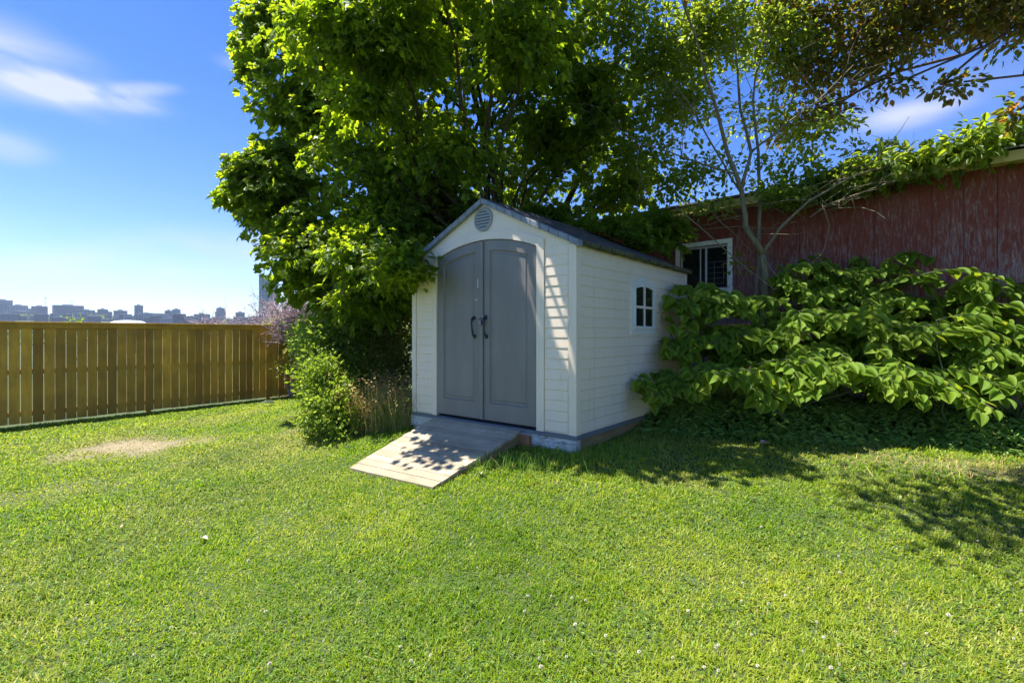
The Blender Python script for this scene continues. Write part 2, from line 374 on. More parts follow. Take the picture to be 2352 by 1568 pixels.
    rt = frames(np.stack([np.cos(az), np.sin(az), rng.normal(0, .2, n)], 1), np.stack([rng.normal(0, .35, n), rng.normal(0, .35, n), np.ones(n)], 1))
    v, f = scatter(SMALL[0], SMALL[1], pos, rt, rng.uniform(.013, .028, n))
    tag(big_mesh('clover_leaves', v, f, M['cover'], {'var': np.repeat(rng.random(n), len(SMALL[0]))}), 'small round clover leaves mixed through the lawn', 'clover', kind='stuff')
lawn()

M['white'] = simple('flower white', (.52, .47, .40), .8, .1, 40)
def clover_flower():
    b = MB()
    for i in range(46):
        th = math.acos(1 - 1.6 * (i + .5) / 46); ph = i * 2.4
        d = Vector((math.sin(th) * math.cos(ph), math.sin(th) * math.sin(ph), math.cos(th)))
        c = d * .004; s = d.cross(Vector((.1, .2, 1))).normalized() * .0016
        b.add([c + s, c - s, c + d * .0062 - s * .7, c + d * .0068 + s * .7], [(0, 1, 2, 3)])
    b.tube([(0, 0, -.045), (.002, 0, -.02), (0, 0, 0)], .0008, 5); return b
cf = None; k = 0
spots = [(277, 1223), (463, 1246), (262, 1235), (205, 1250), (172, 1437), (172, 1450), (447, 1472), (1266, 1384), (1345, 1395), (1391, 1478), (1650, 1500), (1760, 1345),
         (1290, 1490), (640, 1290), (655, 1218), (570, 1300), (1650, 1590), (1545, 1530), (2110, 1340), (2345, 1420)]
for i in range(105):
    if i < len(spots): x, y = gp(spots[i][0], min(spots[i][1], 1560))
    else:
        px = random.uniform(0, 2352); py = 1010 + 550 * random.random() ** .8
        if px > 720 and py < 1150: continue
        x, y = gp(px, py)
    if patchmask(np.array([x]), np.array([y]))[0] > .3: continue
    if cf is None: cf = clover_flower().build('clover_flower', M['white']); o = cf
    else: o = cf.copy(); COL.objects.link(o)
    s = random.uniform(.5, .85); o.scale = (s, s, s); o.location = (x, y, gz(x, y) + .040); o.rotation_euler = (random.uniform(-.4, .4), random.uniform(-.4, .4), random.uniform(0, 6))
    tag(o, 'small round white clover flower standing in the mown lawn', 'flower', 'white clover flowers dotted over the lawn')

# ------------------------------------------------------------------ shed
def shed():
    m, t, b = nmat('cream siding')
    c = ramp(t, noise(t, 1.7, 5), [(.3, (.77, .635, .475)), (.7, (.83, .69, .53))])
    st_ = ramp(t, noise(t, 5, 6, sx=(6, 6, .5), rough=.7), [(.56, (0, 0, 0)), (.74, (.55, .55, .55))])          # faint rain streaks
    c = mixc(t, st_, c, (.50, .43, .30)); t.links.new(c, b.inputs['Base Color']); b.inputs['Roughness'].default_value = .5
    bump(t, b, noise(t, 30, 5, sx=(.25, .25, 4)), .35, .003); M['cream'] = m
    # woodgrain relief on the siding, faint grime
    M['grey'] = simple('grey door plastic', (.205, .185, .160), .5, .13, 2.2, bs=.4, sx=(1.6, 1, .5))
    M['roof'] = simple('dark roof panel', (.06, .06, .06), .85, .5, 14, bs=.8)
    M['trim'] = simple('grey rake trim', (.20, .22, .24), .6, .2, 12, bs=.3)
    M['black'] = simple('black plastic', (.02, .021, .024), .35, .1, 20)
    M['metal'] = simple('galvanised metal', (.16, .16, .16), .35, .1, 30, metal=.9)
    m, t, b = nmat('dark glass'); b.inputs['Base Color'].default_value = (.012, .015, .014, 1); b.inputs['Roughness'].default_value = .08; M['glass'] = m
    m, t, b = nmat('mossy eave'); c = ramp(t, noise(t, 22, 6), [(.35, (.035, .035, .025)), (.5, (.09, .085, .035)), (.62, (.15, .14, .05)), (.75, (.05, .05, .045))])
    t.links.new(c, b.inputs['Base Color']); b.inputs['Roughness'].default_value = .95; bump(t, b, noise(t, 60, 5), .9, .012); M['moss'] = m
    rt = empty('garden_shed', (S0[0], S0[1], SZ), TH, label='cream plastic garden shed with grey arched double doors and round gable vent', cat='shed')
    EH, PH, DL, DR, SP, CR = 1.865, 2.445, .451, 1.946, 1.885, 2.03
    MID = SW / 2
    def arch(x0, x1, sp, cr, n=18):            # right to left
        c = (x1 - x0) / 2; r = (c * c + (cr - sp) ** 2) / (2 * (cr - sp)); a0 = math.asin(c / r); xm = (x0 + x1) / 2
        return [(xm + r * math.sin(a), cr - r + r * math.cos(a)) for a in np.linspace(a0, -a0, n)]
    w = MB(); w.prism([(0, 0), (0, EH), (MID, PH), (SW, EH), (SW, 0), (DR, 0)] + arch(DL, DR, SP, CR) + [(DL, 0)], 0, .04)
    w.build('front_wall', M['cream'], rt)
    w = MB(); w.prism([(0, 0), (0, EH), (MID, PH), (SW, EH), (SW, 0)], SD - .04, SD); w.build('back_wall', M['cream'], rt)
    w = MB(); w.box(SW - .04, SW, .041, SD - .041, 0, EH); w.build('side_wall', M['cream'], rt)
    w = MB(); w.box(0, .04, .041, SD - .041, 0, EH); w.build('side_wall', M['cream'], rt)
    RH = .1032
    def lap(mb, a0, a1, ztop, f, z0=.012):      # lapped boards between a0 and a1; f maps (along, out, z)
        prof = []; z = z0
        while z < ztop - .02:
            zt = min(z + RH, ztop); prof += [(.0015, z), (.0075, z + .005), (.0085, z + .012), (.0045, zt - .006), (.0015, zt - .0045)]; z += RH
        vs = [f(a0, o, z) for o, z in prof] + [f(a1, o, z) for o, z in prof]; n = len(prof)
        fs = [(i, i + 1, i + 1 + n, i + n) for i in range(n - 1)] + [tuple(range(n - 1, -1, -1)), tuple(range(n, 2 * n))]
        mb.add(vs, fs)
    s = MB()
    fr = lambda a, o, z: (a, -o, z)
    lap(s, .07, .355, 1.862, fr); s.build('front_siding', M['cream'], rt); s = MB(); lap(s, 2.045, 2.318, 1.862, fr); s.build('front_siding', M['cream'], rt)
    s = MB(); sr = lambda a, o, z: (SW + o, a, z)
    for a0, a1 in ((.085, .335), (.341, 1.117), (1.123, 1.897), (1.903, 2.647), (2.653, 2.93)): lap(s, a0, a1, 1.84, sr)
    s.build('side_siding', M['cream'], rt)
    s = MB(); sl = lambda a, o, z: (-o, a, z)
    for a0, a1 in ((.085, .335), (.341, 1.117), (1.123, 1.897), (1.903, 2.647), (2.653, 2.93)): lap(s, a0, a1, 1.84, sl)
    s.build('side_siding', M['cream'], rt)
    s = MB(); sb = lambda a, o, z: (a, SD + o, z); lap(s, .09, SW - .09, 1.84, sb); s.build('back_siding', M['cream'], rt)
    c = MB()
    for x0, x1, y0, y1 in ((-.012, .062, -.018, .07), (SW - .078, SW + .014, -.018, .078), (-.012, .062, SD - .07, SD + .014), (SW - .07, SW + .014, SD - .04, SD + .014)):
        c = MB(); c.box(x0, x1, y0, y1, -.002, 1.858); c.build('corner_trim', M['cream'], rt, bevel=.006)
    # arch trim round the doors
    tr = MB(); o_ = [(2.035, 0), ] + arch(.365, 2.035, 1.945, 2.118) + [(.365, 0)]; i_ = [(DR, 0)] + arch(DL, DR, SP, CR) + [(DL, 0)]
    n = len(o_); vs = []
    for L, y in ((o_, 0), (o_, -.016), (i_, -.022), (i_, .03)): vs += [(x, y, z) for x, z in L]
    fs = [(k * n + i, k * n + i + 1, (k + 1) * n + i + 1, (k + 1) * n + i) for k in range(3) for i in range(n - 1)]
    tr.add(vs, fs); tr.build('door_trim', M['cream'], rt)
    # vent
    v = MB(); cz = 2.262; cx = MID
    def disc(r, y, k=28): return [(cx + r * math.cos(2 * math.pi * i / k), y, cz + r * math.sin(2 * math.pi * i / k)) for i in range(k)]
    k = 28; vs = disc(.135, -.002) + disc(.135, -.016) + disc(.122, -.022) + disc(.112, -.022) + disc(.108, -.010)
    fs = [(a * k + i, a * k + (i + 1) % k, (a + 1) * k + (i + 1) % k, (a + 1) * k + i) for a in range(4) for i in range(k)] + [tuple(range(4 * k, 5 * k))]
    v.add(vs, fs); vo = v.build('gable_vent', simple('vent grey', (.30, .31, .30), .55, .05, 5), rt)
    sl = MB()
    for i in range(6):
        z = cz - .082 + i * .033; hw = math.sqrt(max(.0001, .098 ** 2 - (z - cz) ** 2))
        sl.box(cx - hw, cx + hw, -.0135, -.0105, z - .006, z + .005)
    sl.build('vent_slot', M['black'], vo)
    # doors: lofted leaves with a groove round a raised field
    def leaf(x0, x1, hx, astr, nm='door'):
        full = arch(DL, DR, SP, CR, 60)
        def top(x):
            c = (DR - DL) / 2; r = (c * c + (CR - SP) ** 2) / (2 * (CR - SP)); return CR - r + math.sqrt(r * r - (x - MID) ** 2)
        def loop(a, b, z0, dz, y, n=12):
            xs = np.linspace(b, a, n); return [(a, y, z0), (b, y, z0)] + [(x, y, top(x) - dz) for x in xs]
        pa, pb = x0 + .105, x1 - .105
        L = [loop(x0, x1, .028, .006, .02), loop(x0, x1, .028, .006, -.006), loop(x0 + .008, x1 - .008, .036, .014, -.010),
             loop(pa, pb, .215, .12, -.010), loop(pa + .010, pb - .010, .227, .13, .006), loop(pa + .03, pb - .03, .252, .15, .006), loop(pa + .042, pb - .042, .264, .162, -.001)]
        n = len(L[0]); vs = [p for l in L for p in l]
        fs = [(k * n + i, k * n + (i + 1) % n, (k + 1) * n + (i + 1) % n, (k + 1) * n + i) for k in range(len(L) - 1) for i in range(n)] + [tuple(range((len(L) - 1) * n, len(L) * n))]
        b = MB(); b.add(vs, fs); d = b.build(nm, M['grey'], rt)
        h = MB(); h.tube([(hx, -.008, 1.165), (hx - .003, -.04, 1.155), (hx - .002, -.052, 1.10), (hx + .008, -.054, 1.03), (hx + .012, -.04, .968), (hx + .012, -.008, .955)],
                         [.013, .014, .011, .011, .013, .012], 10)
        h.tube([(hx, -.012, 1.185), (hx, -.012, 1.145)], .02, 10); h.tube([(hx + .012, -.012, .975), (hx + .012, -.012, .935)], .018, 10)
        h.build('handle', M['black'], d, smooth=True)
        if astr:
            a = MB(); a.box(x0 - .028, x0 + .022, -.030, -.0125, .03, top(x0) - .012); a.build('edge_strip', M['grey'], d, bevel=.004)
        return d
    d1 = leaf(DL + .006, 1.186, 1.065, False); d2 = leaf(1.192, DR - .006, 1.245, True)
    tag(d1, label='left door leaf with small pale scuffs'); tag(d2, label='right door leaf carrying the overlapping edge strip')
    sc1 = MB(); sc1.box(1.118, 1.130, -.0125, -.0105, 1.50, 1.60); sc1.build('scuff_mark', simple('pale scuff', (.6, .6, .6), .6), d1); sc1 = MB(); sc1.box(1.08, 1.12, -.0125, -.0105, 1.365, 1.373); sc1.build('scuff_mark', bpy.data.materials['pale scuff'], d1)
    la = MB(); la.box(1.13, 1.235, -.040, -.031, 1.165, 1.195); la.tube([(1.178, -.045, 1.17), (1.178, -.047, 1.13), (1.2, -.047, 1.13), (1.2, -.045, 1.17)], .005, 6)
    la.box(1.168, 1.212, -.058, -.041, 1.085, 1.135); la.build('latch', M['metal'], d2, bevel=.002)
    # dark interior so the joint between the doors reads dark; sill strip
    f = MB(); f.box(-.025, SW + .028, -.03, SD + .025, -.038, -.004); f.build('floor_edge', simple('grey floor edge', (.13, .145, .16), .6, .1, 6), rt, bevel=.004)
    # roof: two slabs, stepped tiles of the surface in the mesh, rake trim blocks, mossy eave
    sl_ = (PH - EH) / MID
    def roofside(sg):
        r = MB(); nrow = 8; x_out = MID + .055
        for i in range(nrow):
            a0 = i / nrow * x_out; a1 = (i + 1) / nrow * x_out
            z0 = PH + .03 - a0 * sl_; z1 = PH + .03 - a1 * sl_ + .008
            q = [MID + sg * a0, MID + sg * a1]
            v = [(q[0], -.035, z0 - .03), (q[1], -.035, z1 - .034), (q[1], SD + .04, z1 - .034), (q[0], SD + .04, z0 - .03)]
            tpv = [(q[0], -.035, z0), (q[1], -.035, z1), (q[1], SD + .04, z1), (q[0], SD + .04, z0)]
            if sg < 0: v = v[::-1]; tpv = tpv[::-1]
            r.hexa(v, tpv)
        return r.build('roof_panel', M['roof'], rt)
    roofside(1); roofside(-1)
    tr = MB(); nb = 11; x_out = MID + .06
    for sg in (1, -1):
        for i in range(nb):
            a0 = i / nb * x_out + .002; a1 = (i + 1) / nb * x_out - .002
            z0 = PH + .046 - a0 * sl_; z1 = PH + .046 - a1 * sl_ ; h = .062
            jz = random.uniform(-.003, .003)
            v = [(MID + sg * a0, -.052, z0 - h + jz), (MID + sg * a1, -.052, z1 - h + jz), (MID + sg * a1, .03, z1 - h + jz), (MID + sg * a0, .03, z0 - h + jz)]
            t2 = [(x, y, z + h) for x, y, z in v]
            if sg < 0: v = v[::-1]; t2 = t2[::-1]
            tr.hexa(v, t2)
    tr.build('rake_trim', M['trim'], rt, bevel=.005)
    rc = MB()
    for i in range(20):
        y0 = -.03 + i * .152; rc.hexa([(MID - .09, y0, PH - .02), (MID + .09, y0, PH - .02), (MID + .09, y0 + .146, PH - .02), (MID - .09, y0 + .146, PH - .02)],
                                      [(MID - .02, y0, PH + .05), (MID + .02, y0, PH + .05), (MID + .02, y0 + .146, PH + .045), (MID - .02, y0 + .146, PH + .045)])
    rc.build('ridge_cap', M['roof'], rt)
    for sg in (1, -1):
        e = MB(); xo = MID + sg * (MID + .058); ze = PH + .04 - (MID + .058) * sl_
        ys = np.linspace(.03, SD + .06, 46); vs = []
        for y in ys:
            j = [random.uniform(-.006, .006) for _ in range(5)]
            vs += [(xo - sg * .055, y, ze + .030 + j[0]), (xo + sg * (.012 + j[1]), y, ze + .006 + j[1]), (xo + sg * (.016 + j[2]), y, ze - .02), (xo + sg * (.005 + j[3]), y, ze - .038 + j[3]), (xo - sg * .04, y, ze - .035 + j[4])]
        n = 5; fs = [(i * n + k, i * n + (k + 1) % n, (i + 1) * n + (k + 1) % n, (i + 1) * n + k) for i in range(len(ys) - 1) for k in range(n)] + [tuple(range(n)), tuple(range((len(ys) - 1) * n, len(ys) * n))]
        e.add(vs, fs); e.build('eave_edge', M['moss'], rt)
    # side window
    def warch(a0, a1, sp, cr, n=12): return [(a, z) for a, z in arch(a0, a1, sp, cr, n)]
    wf = MB(); A = [(1.87, .975)] + warch(1.176, 1.87, 1.545, 1.66) + [(1.176, .975)]; B = [(1.80, 1.045)] + warch(1.25, 1.80, 1.535, 1.578) + [(1.25, 1.045)]; C = [(1.775, 1.075)] + warch(1.28, 1.775, 1.512, 1.545) + [(1.28, 1.075)]
    n = len(A); vs = []
    for L, ox in ((A, .0), (A, .018), (B, .020), (B, .032), (C, .030), (C, .012)): vs += [(SW + ox, a, z) for a, z in L]
    fs = [(k * n + i, k * n + (i + 1) % n, (k + 1) * n + (i + 1) % n, (k + 1) * n + i) for k in range(5) for i in range(n)]
    wf.add(vs, fs); wo = wf.build('window', simple('window frame cream', (.70, .67, .6), .5, .05, 4), rt)
    g = MB(); g.add([(SW + .0135, a, z) for a, z in C], [tuple(range(n))]); g.build('pane', M['glass'], wo)
    mu = MB(); mu.box(SW + .012, SW + .027, 1.512, 1.545, 1.075, 1.553); mu.box(SW + .012, SW + .029, 1.28, 1.775, 1.285, 1.315); mu.build('mullion', M['cream'], wo, bevel=.003)
    return rt
shed()

def woodmat(name, cols, sc_=(1.2, 14, 14), rough=.8, knots=True, usevar=.25, nscale=3, bs=.5):
    m, t, b = nmat(name); g = noise(t, nscale, 6, sx=sc_, dist=.6, rough=.65)
    c = ramp(t, g, [(i / (len(cols) - 1) * .5 + .25, k) for i, k in enumerate(cols)])
    v = attr(t, 'var'); sh = ramp(t, v, [(0, (1 - usevar,) * 3), (1, (1 + usevar * .6,) * 3)])
    c = mixc(t, 1.0, c, sh, 'MULTIPLY')
    blot = ramp(t, noise(t, 2.5, 5), [(.35, (.75, .75, .75)), (.65, (1.05, 1.05, 1.05))]); c = mixc(t, 1.0, c, blot, 'MULTIPLY')
    t.links.new(c, b.inputs['Base Color']); b.inputs['Roughness'].default_value = rough; bump(t, b, g, bs, .006); return m
m, t, b = nmat('weathered white timber')
c = ramp(t, noise(t, 9, 7, sx=(1, 5, 5), dist=1), [(.36, (.20, .18, .16)), (.45, (.45, .44, .42)), (.7, (.66, .65, .63))])
t.links.new(c, b.inputs['Base Color']); b.inputs['Roughness'].default_value = .85; bump(t, b, noise(t, 30, 6, sx=(1, 6, 6)), .8, .01); M['whitewood'] = m
M['timber'] = woodmat('brown timber', [(.17, .11, .045), (.28, .19, .08), (.36, .26, .13)], (14, 1.2, 14))
M['deck'] = woodmat('weathered decking', [(.29, .235, .145), (.40, .33, .215), (.50, .43, .30)], (1.2, 14, 14))
M['redwood'] = woodmat('orange brown timber', [(.26, .10, .045), (.36, .16, .07), (.42, .2, .1)], (1.2, 10, 10))
M['conc'] = simple('concrete', (.34, .32, .30), .9, .25, 16, bs=.7)
e = empty('timber_beam', (S0[0], S0[1], SZ), TH, label='white weathered timber beam under the front of the shed', cat='beam', group='timber beams carrying the shed')
b = MB(); b.box(-.03, SW + .012, -.022, .07, -.172, -.040); b.build('beam', M['whitewood'], e, bevel=.008)
e = empty('timber_beam', (S0[0], S0[1], SZ), TH, label='bare brown timber beam under the window side of the shed', cat='beam', group='timber beams carrying the shed')
b = MB(); b.box(SW - .07, SW + .010, .073, SD, -.178, -.041); b.build('beam', M['timber'], e, bevel=.006)
e = empty('timber_beam', (S0[0], S0[1], SZ), TH, label='brown timber beam under the shed side nearest the maple', cat='beam', group='timber beams carrying the shed')
b = MB(); b.box(-.02, .07, .073, SD, -.178, -.041); b.build('beam', M['timber'], e, bevel=.006)
def block(lx, ly, sx, sy, ztop, lab):
    p = W(lx, ly); z0 = gz(p.x, p.y) - .04
    b = MB(); h = SZ + ztop - z0; b.box(-sx / 2, sx / 2, -sy / 2, sy / 2, 0, h); o = b.build('concrete_block', M['conc'], None, bevel=.008)
    o.location = (p.x, p.y, z0); o.rotation_euler = (0, 0, TH + random.uniform(-.2, .2)); tag(o, lab, 'block', 'concrete blocks under the beams')
block(2.34, .12, .2, .2, -.179, 'grey concrete block under the corner below the long cream side')
block(.10, .06, .16, .15, -.173, 'grey concrete block under the beam end left of the ramp')
block(2.3, 1.7, .2, .2, -.179, 'grey concrete block half way along the window side of the shed')
b = MB(); b.box(0, .42, -.075, -.026, -.205, -.06); o = b.build('wood_block', M['redwood'], None, bevel=.004); o.location = W(1.47, 0, 0); o.rotation_euler = (0, 0, TH)
tag(o, 'orange brown timber offcut bracing the right side of the ramp top', 'timber offcut')

# ramp: a quad of boards from the sill to the grass
def ramp_thing():
    tl = W(.44, -.05, -.018); tr_ = W(1.775, -.05, -.018)
    bl = Vector((-1.672, 5.07, -1.375)); br = Vector((-.67, 4.20, -1.305))
    q = lambda a, s, dz=0: tl.lerp(tr_, a).lerp(bl.lerp(br, a), s) + Vector((0, 0, dz))
    rt = empty('wooden_ramp', q(.5, .5), TH, label='weathered plank ramp sloping from the shed doors down to the grass', cat='ramp')
    inv = Matrix.Rotation(-TH, 4, 'Z') @ Matrix.Translation(-q(.5, .5))
    n = 12; d = MB(); th = .028
    for i in range(n):
        s0 = i / n + .0022; s1 = (i + 1) / n - .0022; j0, j1 = random.uniform(-.004, .004), random.uniform(-.007, .007); dz = random.uniform(-.0015, .0015)
        cs = [q(j0, s1, dz), q(1 + j1, s1, dz), q(1 + j1, s0, dz), q(j0, s0, dz)]; a = random.random()
        d.hexa([inv @ (c - Vector((0, 0, th))) for c in cs], [inv @ c for c in cs], a)
    d.build('deck', M['deck'], rt, bevel=.003)
    for a0, a1 in ((.002, .028), (.972, .998), (.48, .51)):
        s = MB(); cs = [q(a0, .985, -th - .001), q(a1, .985, -th - .001), q(a1, .01, -th - .001), q(a0, .01, -th - .001)]
        dep = [.015, .015, .09, .09]
        cs2 = [c - Vector((0, 0, dp)) for c, dp in zip(cs, dep)]
        mid = [q(a0, .75, -th - .001), q(a1, .75, -th - .001)]
        m2 = [mm - Vector((0, 0, .085)) for mm in mid]
        s.hexa([inv @ c for c in (cs2[0], cs2[1], m2[1], m2[0])], [inv @ c for c in (cs[0], cs[1], mid[1], mid[0])])
        s.hexa([inv @ c for c in (m2[0], m2[1], cs2[2], cs2[3])], [inv @ c for c in (mid[0], mid[1], cs[2], cs[3])])
        s.build('stringer', M['timber'], rt)
    return rt
ramp_thing()

# ------------------------------------------------------------------ fence
def fence():
    M['fence'] = woodmat('stained fence board', [(.54, .26, .024), (.66, .335, .036), (.74, .42, .055)], (12, 12, .9), .75, usevar=.42)
    A, B = FA.copy(), FB.copy(); d = (B - A); L = np.linalg.norm(d); d /= L; A = A - d * 3.0; L += 3.0
    rt = empty('wooden_fence', (A[0], A[1], gz(*A)), math.atan2(d[1], d[0]), label='tall brown stained board fence along the left edge of the lawn', cat='fence')
    z0 = gz(*A); T = FT - z0
    n = int(L / .1545); bd = MB(); pitch = L / n
    for i in range(n):
        x0 = i * pitch + .0042 + random.uniform(-.002, .002); x1 = (i + 1) * pitch - .0042 + random.uniform(-.002, .002)
        w = A + d * (x0 + x1) / 2; zb = gz(*w) - z0 + .045 + random.uniform(-.005, .005); y = random.uniform(-.002, .002)
        bd.box(x0, x1, -.02 + y, 0 + y, zb, T - .03, random.random())
    bd.build('board_panel', M['fence'], rt, bevel=.002)
    for zf, h in ((T - .14, .10), (T - .95, .09), (None, .09)):
        r = MB()
        for i in range(0, n, 1):
            xa, xb = i * pitch, (i + 1) * pitch
            if zf is None:
                za, zb = gz(*(A + d * xa)) - z0 + .17, gz(*(A + d * xb)) - z0 + .17
            else: za = zb = zf
            if zf is not None and i: continue
            if zf is not None: xb = L
            r.hexa([(xa, .0035, za), (xb, .0035, zb), (xb, .042, zb), (xa, .042, za)], [(xa, .0035, za + h), (xb, .0035, zb + h), (xb, .042, zb + h), (xa, .042, za + h)], .4)
        r.build('rail', M['fence'], rt)
    r = MB(); r.box(0, L, -.042, -.0225, T - .115, T - .032, .5); r.build('top_trim', M['fence'], rt, bevel=.003)
    r = MB(); r.box(-.05, L + .05, -.065, .075, T - .029, T + .006, .9); r.build('cap_rail', M['fence'], rt, bevel=.004)
    x = .5
    while x < L + .1:
        p = A + d * min(x, L - .05); zb = gz(*p) - z0 - .05; xx = (round(min(x, L - .1) / pitch - .5) + .5) * pitch
        q = MB(); q.box(xx - .045, xx + .045, .0445, .1345, zb, T - .032, .4); q.build('post', M['fence'], rt, bevel=.004); x += 2.38
fence()

# ------------------------------------------------------------------ barn
def barn():
    m, t, b = nmat('flaking red paint')
    g = noise(t, 7, 7, sx=(7, 7, .8), rough=.7); flake = noise(t, 26, 6, sx=(1.7, 1.7, .26), rough=.8, dist=.5); zone = noise(t, 1.1, 3)
    tcn = t.nodes.new('ShaderNodeTexCoord'); sp = t.nodes.new('ShaderNodeSeparateXYZ'); t.links.new(tcn.outputs['Object'], sp.inputs[0])
    low = mth(t, 'MULTIPLY_ADD', sp.outputs[2], -.095, .235)          # wear grows towards the foot of the wall
    f2 = mth(t, 'ADD', flake, mth(t, 'ADD', mth(t, 'MULTIPLY', zone, .22), low))
    red = ramp(t, g, [(.3, (.14, .022, .010)), (.55, (.205, .038, .018)), (.75, (.24, .06, .04))])
    wood = ramp(t, noise(t, 12, 5, sx=(9, 9, .6)), [(.3, (.17, .13, .12)), (.7, (.38, .32, .31))])
    mk = ramp(t, f2, [(.58, (0, 0, 0)), (.80, (1, 1, 1))])
    t.links.new(mixc(t, mk, red, wood), b.inputs['Base Color']); b.inputs['Roughness'].default_value = .8
    bump(t, b, f2, .4, .004); M['red'] = m
    M['fascia'] = simple('yellowed fascia', (.46, .36, .12), .75, .25, 6, bs=.4)
    M['shingle'] = simple('grey shingle', (.15, .14, .14), .9, .45, 18, bs=.9)
    m, t, b = nmat('peeling window frame'); c = ramp(t, noise(t, 22, 6, rough=.7), [(.36, (.4, .39, .3)), (.46, (.8, .79, .7))]); t.links.new(c, b.inputs['Base Color']); b.inputs['Roughness'].default_value = .7; M['peel'] = m
    # local frame: x along the wall to the right, y away from the lawn
    zb = -1.35; T0 = 1.4                                       # start to the left of the window
    o = B0 - BD * T0 * 2
    rt = empty('red_barn', (o[0], o[1], zb), math.atan2(BD[1], BD[0]), label='old red barn with flaking paint behind the shrubs', cat='barn')
    L = 10.0; H = 2.02 - zb                                     # wall top
    wx0, wx1 = 2.8 - .43, 2.8 + .37; wz1 = 1.46 - zb; wz0 = wz1 - .74
    w = MB()
    w.box(0, wx0, 0, .1, 0, H); w.box(wx1, L, 0, .1, 0, H); w.box(wx0, wx1, 0, .1, 0, wz0); w.box(wx0, wx1, 0, .1, wz1, H)
    x = .0
    while x < L:                                             # vertical grooves every 0.3 m: thin raised boards
        a, c = x + .004, x + .296
        for u0, u1, z0, z1 in ((a, c, 0, H - .02),):
            if c < wx0 - .05 or a > wx1 + .05: w.box(u0, min(u1, L), -.012, -.001, z0, z1)
            else:
                w.box(u0, u1, -.012, -.001, z0, wz0 - .03); w.box(u0, u1, -.012, -.001, wz1 + .03, z1)
                if a < wx0: w.box(a, min(c, wx0 - .002), -.012, -.001, wz0 - .028, wz1 + .028)
                if c > wx1: w.box(max(a, wx1 + .002), c, -.012, -.001, wz0 - .028, wz1 + .028)
        x += .3
    w.build('wall', M['red'], rt)
    w = MB(); w.box(.0, .1, .101, 5.9, 0, H - .01); w.box(L - .1, L, .101, 5.9, 0, H - .01); w.box(0, L, 5.9, 6.0, 0, H - .01); w.build('wall', M['red'], rt)
    # window
    f = MB()
    f.box(wx0 - .075, wx0, -.035, -.0125, wz0 - .09, wz1 + .075); f.box(wx1, wx1 + .075, -.035, -.0125, wz0 - .09, wz1 + .075)
    f.box(wx0, wx1, -.035, -.0125, wz1, wz1 + .075); f.box(wx0 - .0, wx1, -.05, -.0125, wz0 - .06, wz0)
    wn = f.build('window', M['peel'], rt, bevel=.004)
    s = MB(); a = .03
    for x0, x1, y in ((wx0 + .002, 2.82, .03), (2.78, wx1 - .002, .052)):
        s.box(x0, x0 + a, y - .01, y + .01, wz0 + .002, wz1 - .002); s.box(x1 - a, x1, y - .01, y + .01, wz0 + .002, wz1 - .002)
        s.box(x0 + a, x1 - a, y - .01, y + .01, wz0 + .002, wz0 + .035); s.box(x0 + a, x1 - a, y - .01, y + .01, wz1 - .035, wz1 - .002)
    s.box(2.70, 2.72, .022, .038, wz0 + .035, wz1 - .035)
    s.build('sash', simple('white sash', (.55, .56, .56), .5, .08, 10), wn)
    g = MB(); g.box(wx0 + .032, 2.79, .031, .035, wz0 + .035, wz1 - .035); g.box(2.81, wx1 - .032, .052, .056, wz0 + .035, wz1 - .035)
    go = g.build('pane', M['glass'], wn)
    # wire rack seen behind the pane
    k = MB()
    for i in range(5): k.box(2.84, wx1 - .06, .045, .049, wz0 + .1 + i * .09, wz0 + .106 + i * .09)
    for xx in (2.93, 3.08): k.box(xx, xx + .006, .045, .049, wz0 + .08, wz0 + .47)
    k.build('wire_rack', simple('grey wire', (.16, .17, .17), .5), wn)
    # near-black sheet behind the window, its colour standing for the unlit room
    k = MB(); k.box(wx0 - .1, wx1 + .1, .5, .52, wz0 - .3, wz1 + .2); k.build('unlit_room_sheet', simple('dark inside', (.02, .02, .02), .9), wn)
    # fascia, soffit and roof
    ov = .30; fb = MB(); fb.box(-.3, L + .3, -ov - .02, -ov, H - .055, H + .065); fb.build('fascia', M['fascia'], rt, bevel=.003)
    so = MB(); so.box(-.3, L + .3, -ov, -.0125, H - .02, H - .002); so.build('soffit', M['fascia'], rt)
    for i in range(7):
        q = MB(); q.box(.7 + i * 1.5, .76 + i * 1.5, -ov - .032, -ov - .0215, H - .06, H + .06); q.build('gutter_bracket', M['conc'], rt)
    pitch = math.tan(R(15)); r = MB(); n = 14; rl = 3.3
    for i in range(n):
        y0 = -ov - .04 + i * rl / n; y1 = y0 + rl / n + .02; z0 = H + .12 + (y0 + ov) * pitch; z1 = H + .12 + (y1 + ov) * pitch - .012
        xx = -.35
        while xx < L + .35:
            wd = random.uniform(.25, .36); j = random.uniform(-.004, .006); x1 = min(xx + wd, L + .35)
            r.hexa([(xx, y0, z0 - .022), (x1 - .004, y0, z0 - .022), (x1 - .004, y1, z1 - .03), (xx, y1, z1 - .03)], [(xx, y0, z0 + j), (x1 - .004, y0, z0 + j), (x1 - .004, y1, z1), (xx, y1, z1)], random.random()); xx += wd
    yr = -ov - .04 + rl; r.hexa([(-.35, yr, H + .08 + (yr + ov) * pitch), (L + .35, yr, H + .08 + (yr + ov) * pitch), (L + .35, yr + 3.3, H + .06), (-.35, yr + 3.3, H + .06)],
           [(-.35, yr, H + .12 + (yr + ov) * pitch), (L + .35, yr, H + .12 + (yr + ov) * pitch), (L + .35, yr + 3.3, H + .1), (-.35, yr + 3.3, H + .1)])
    r.build('roof', M['shingle'], rt)
barn()

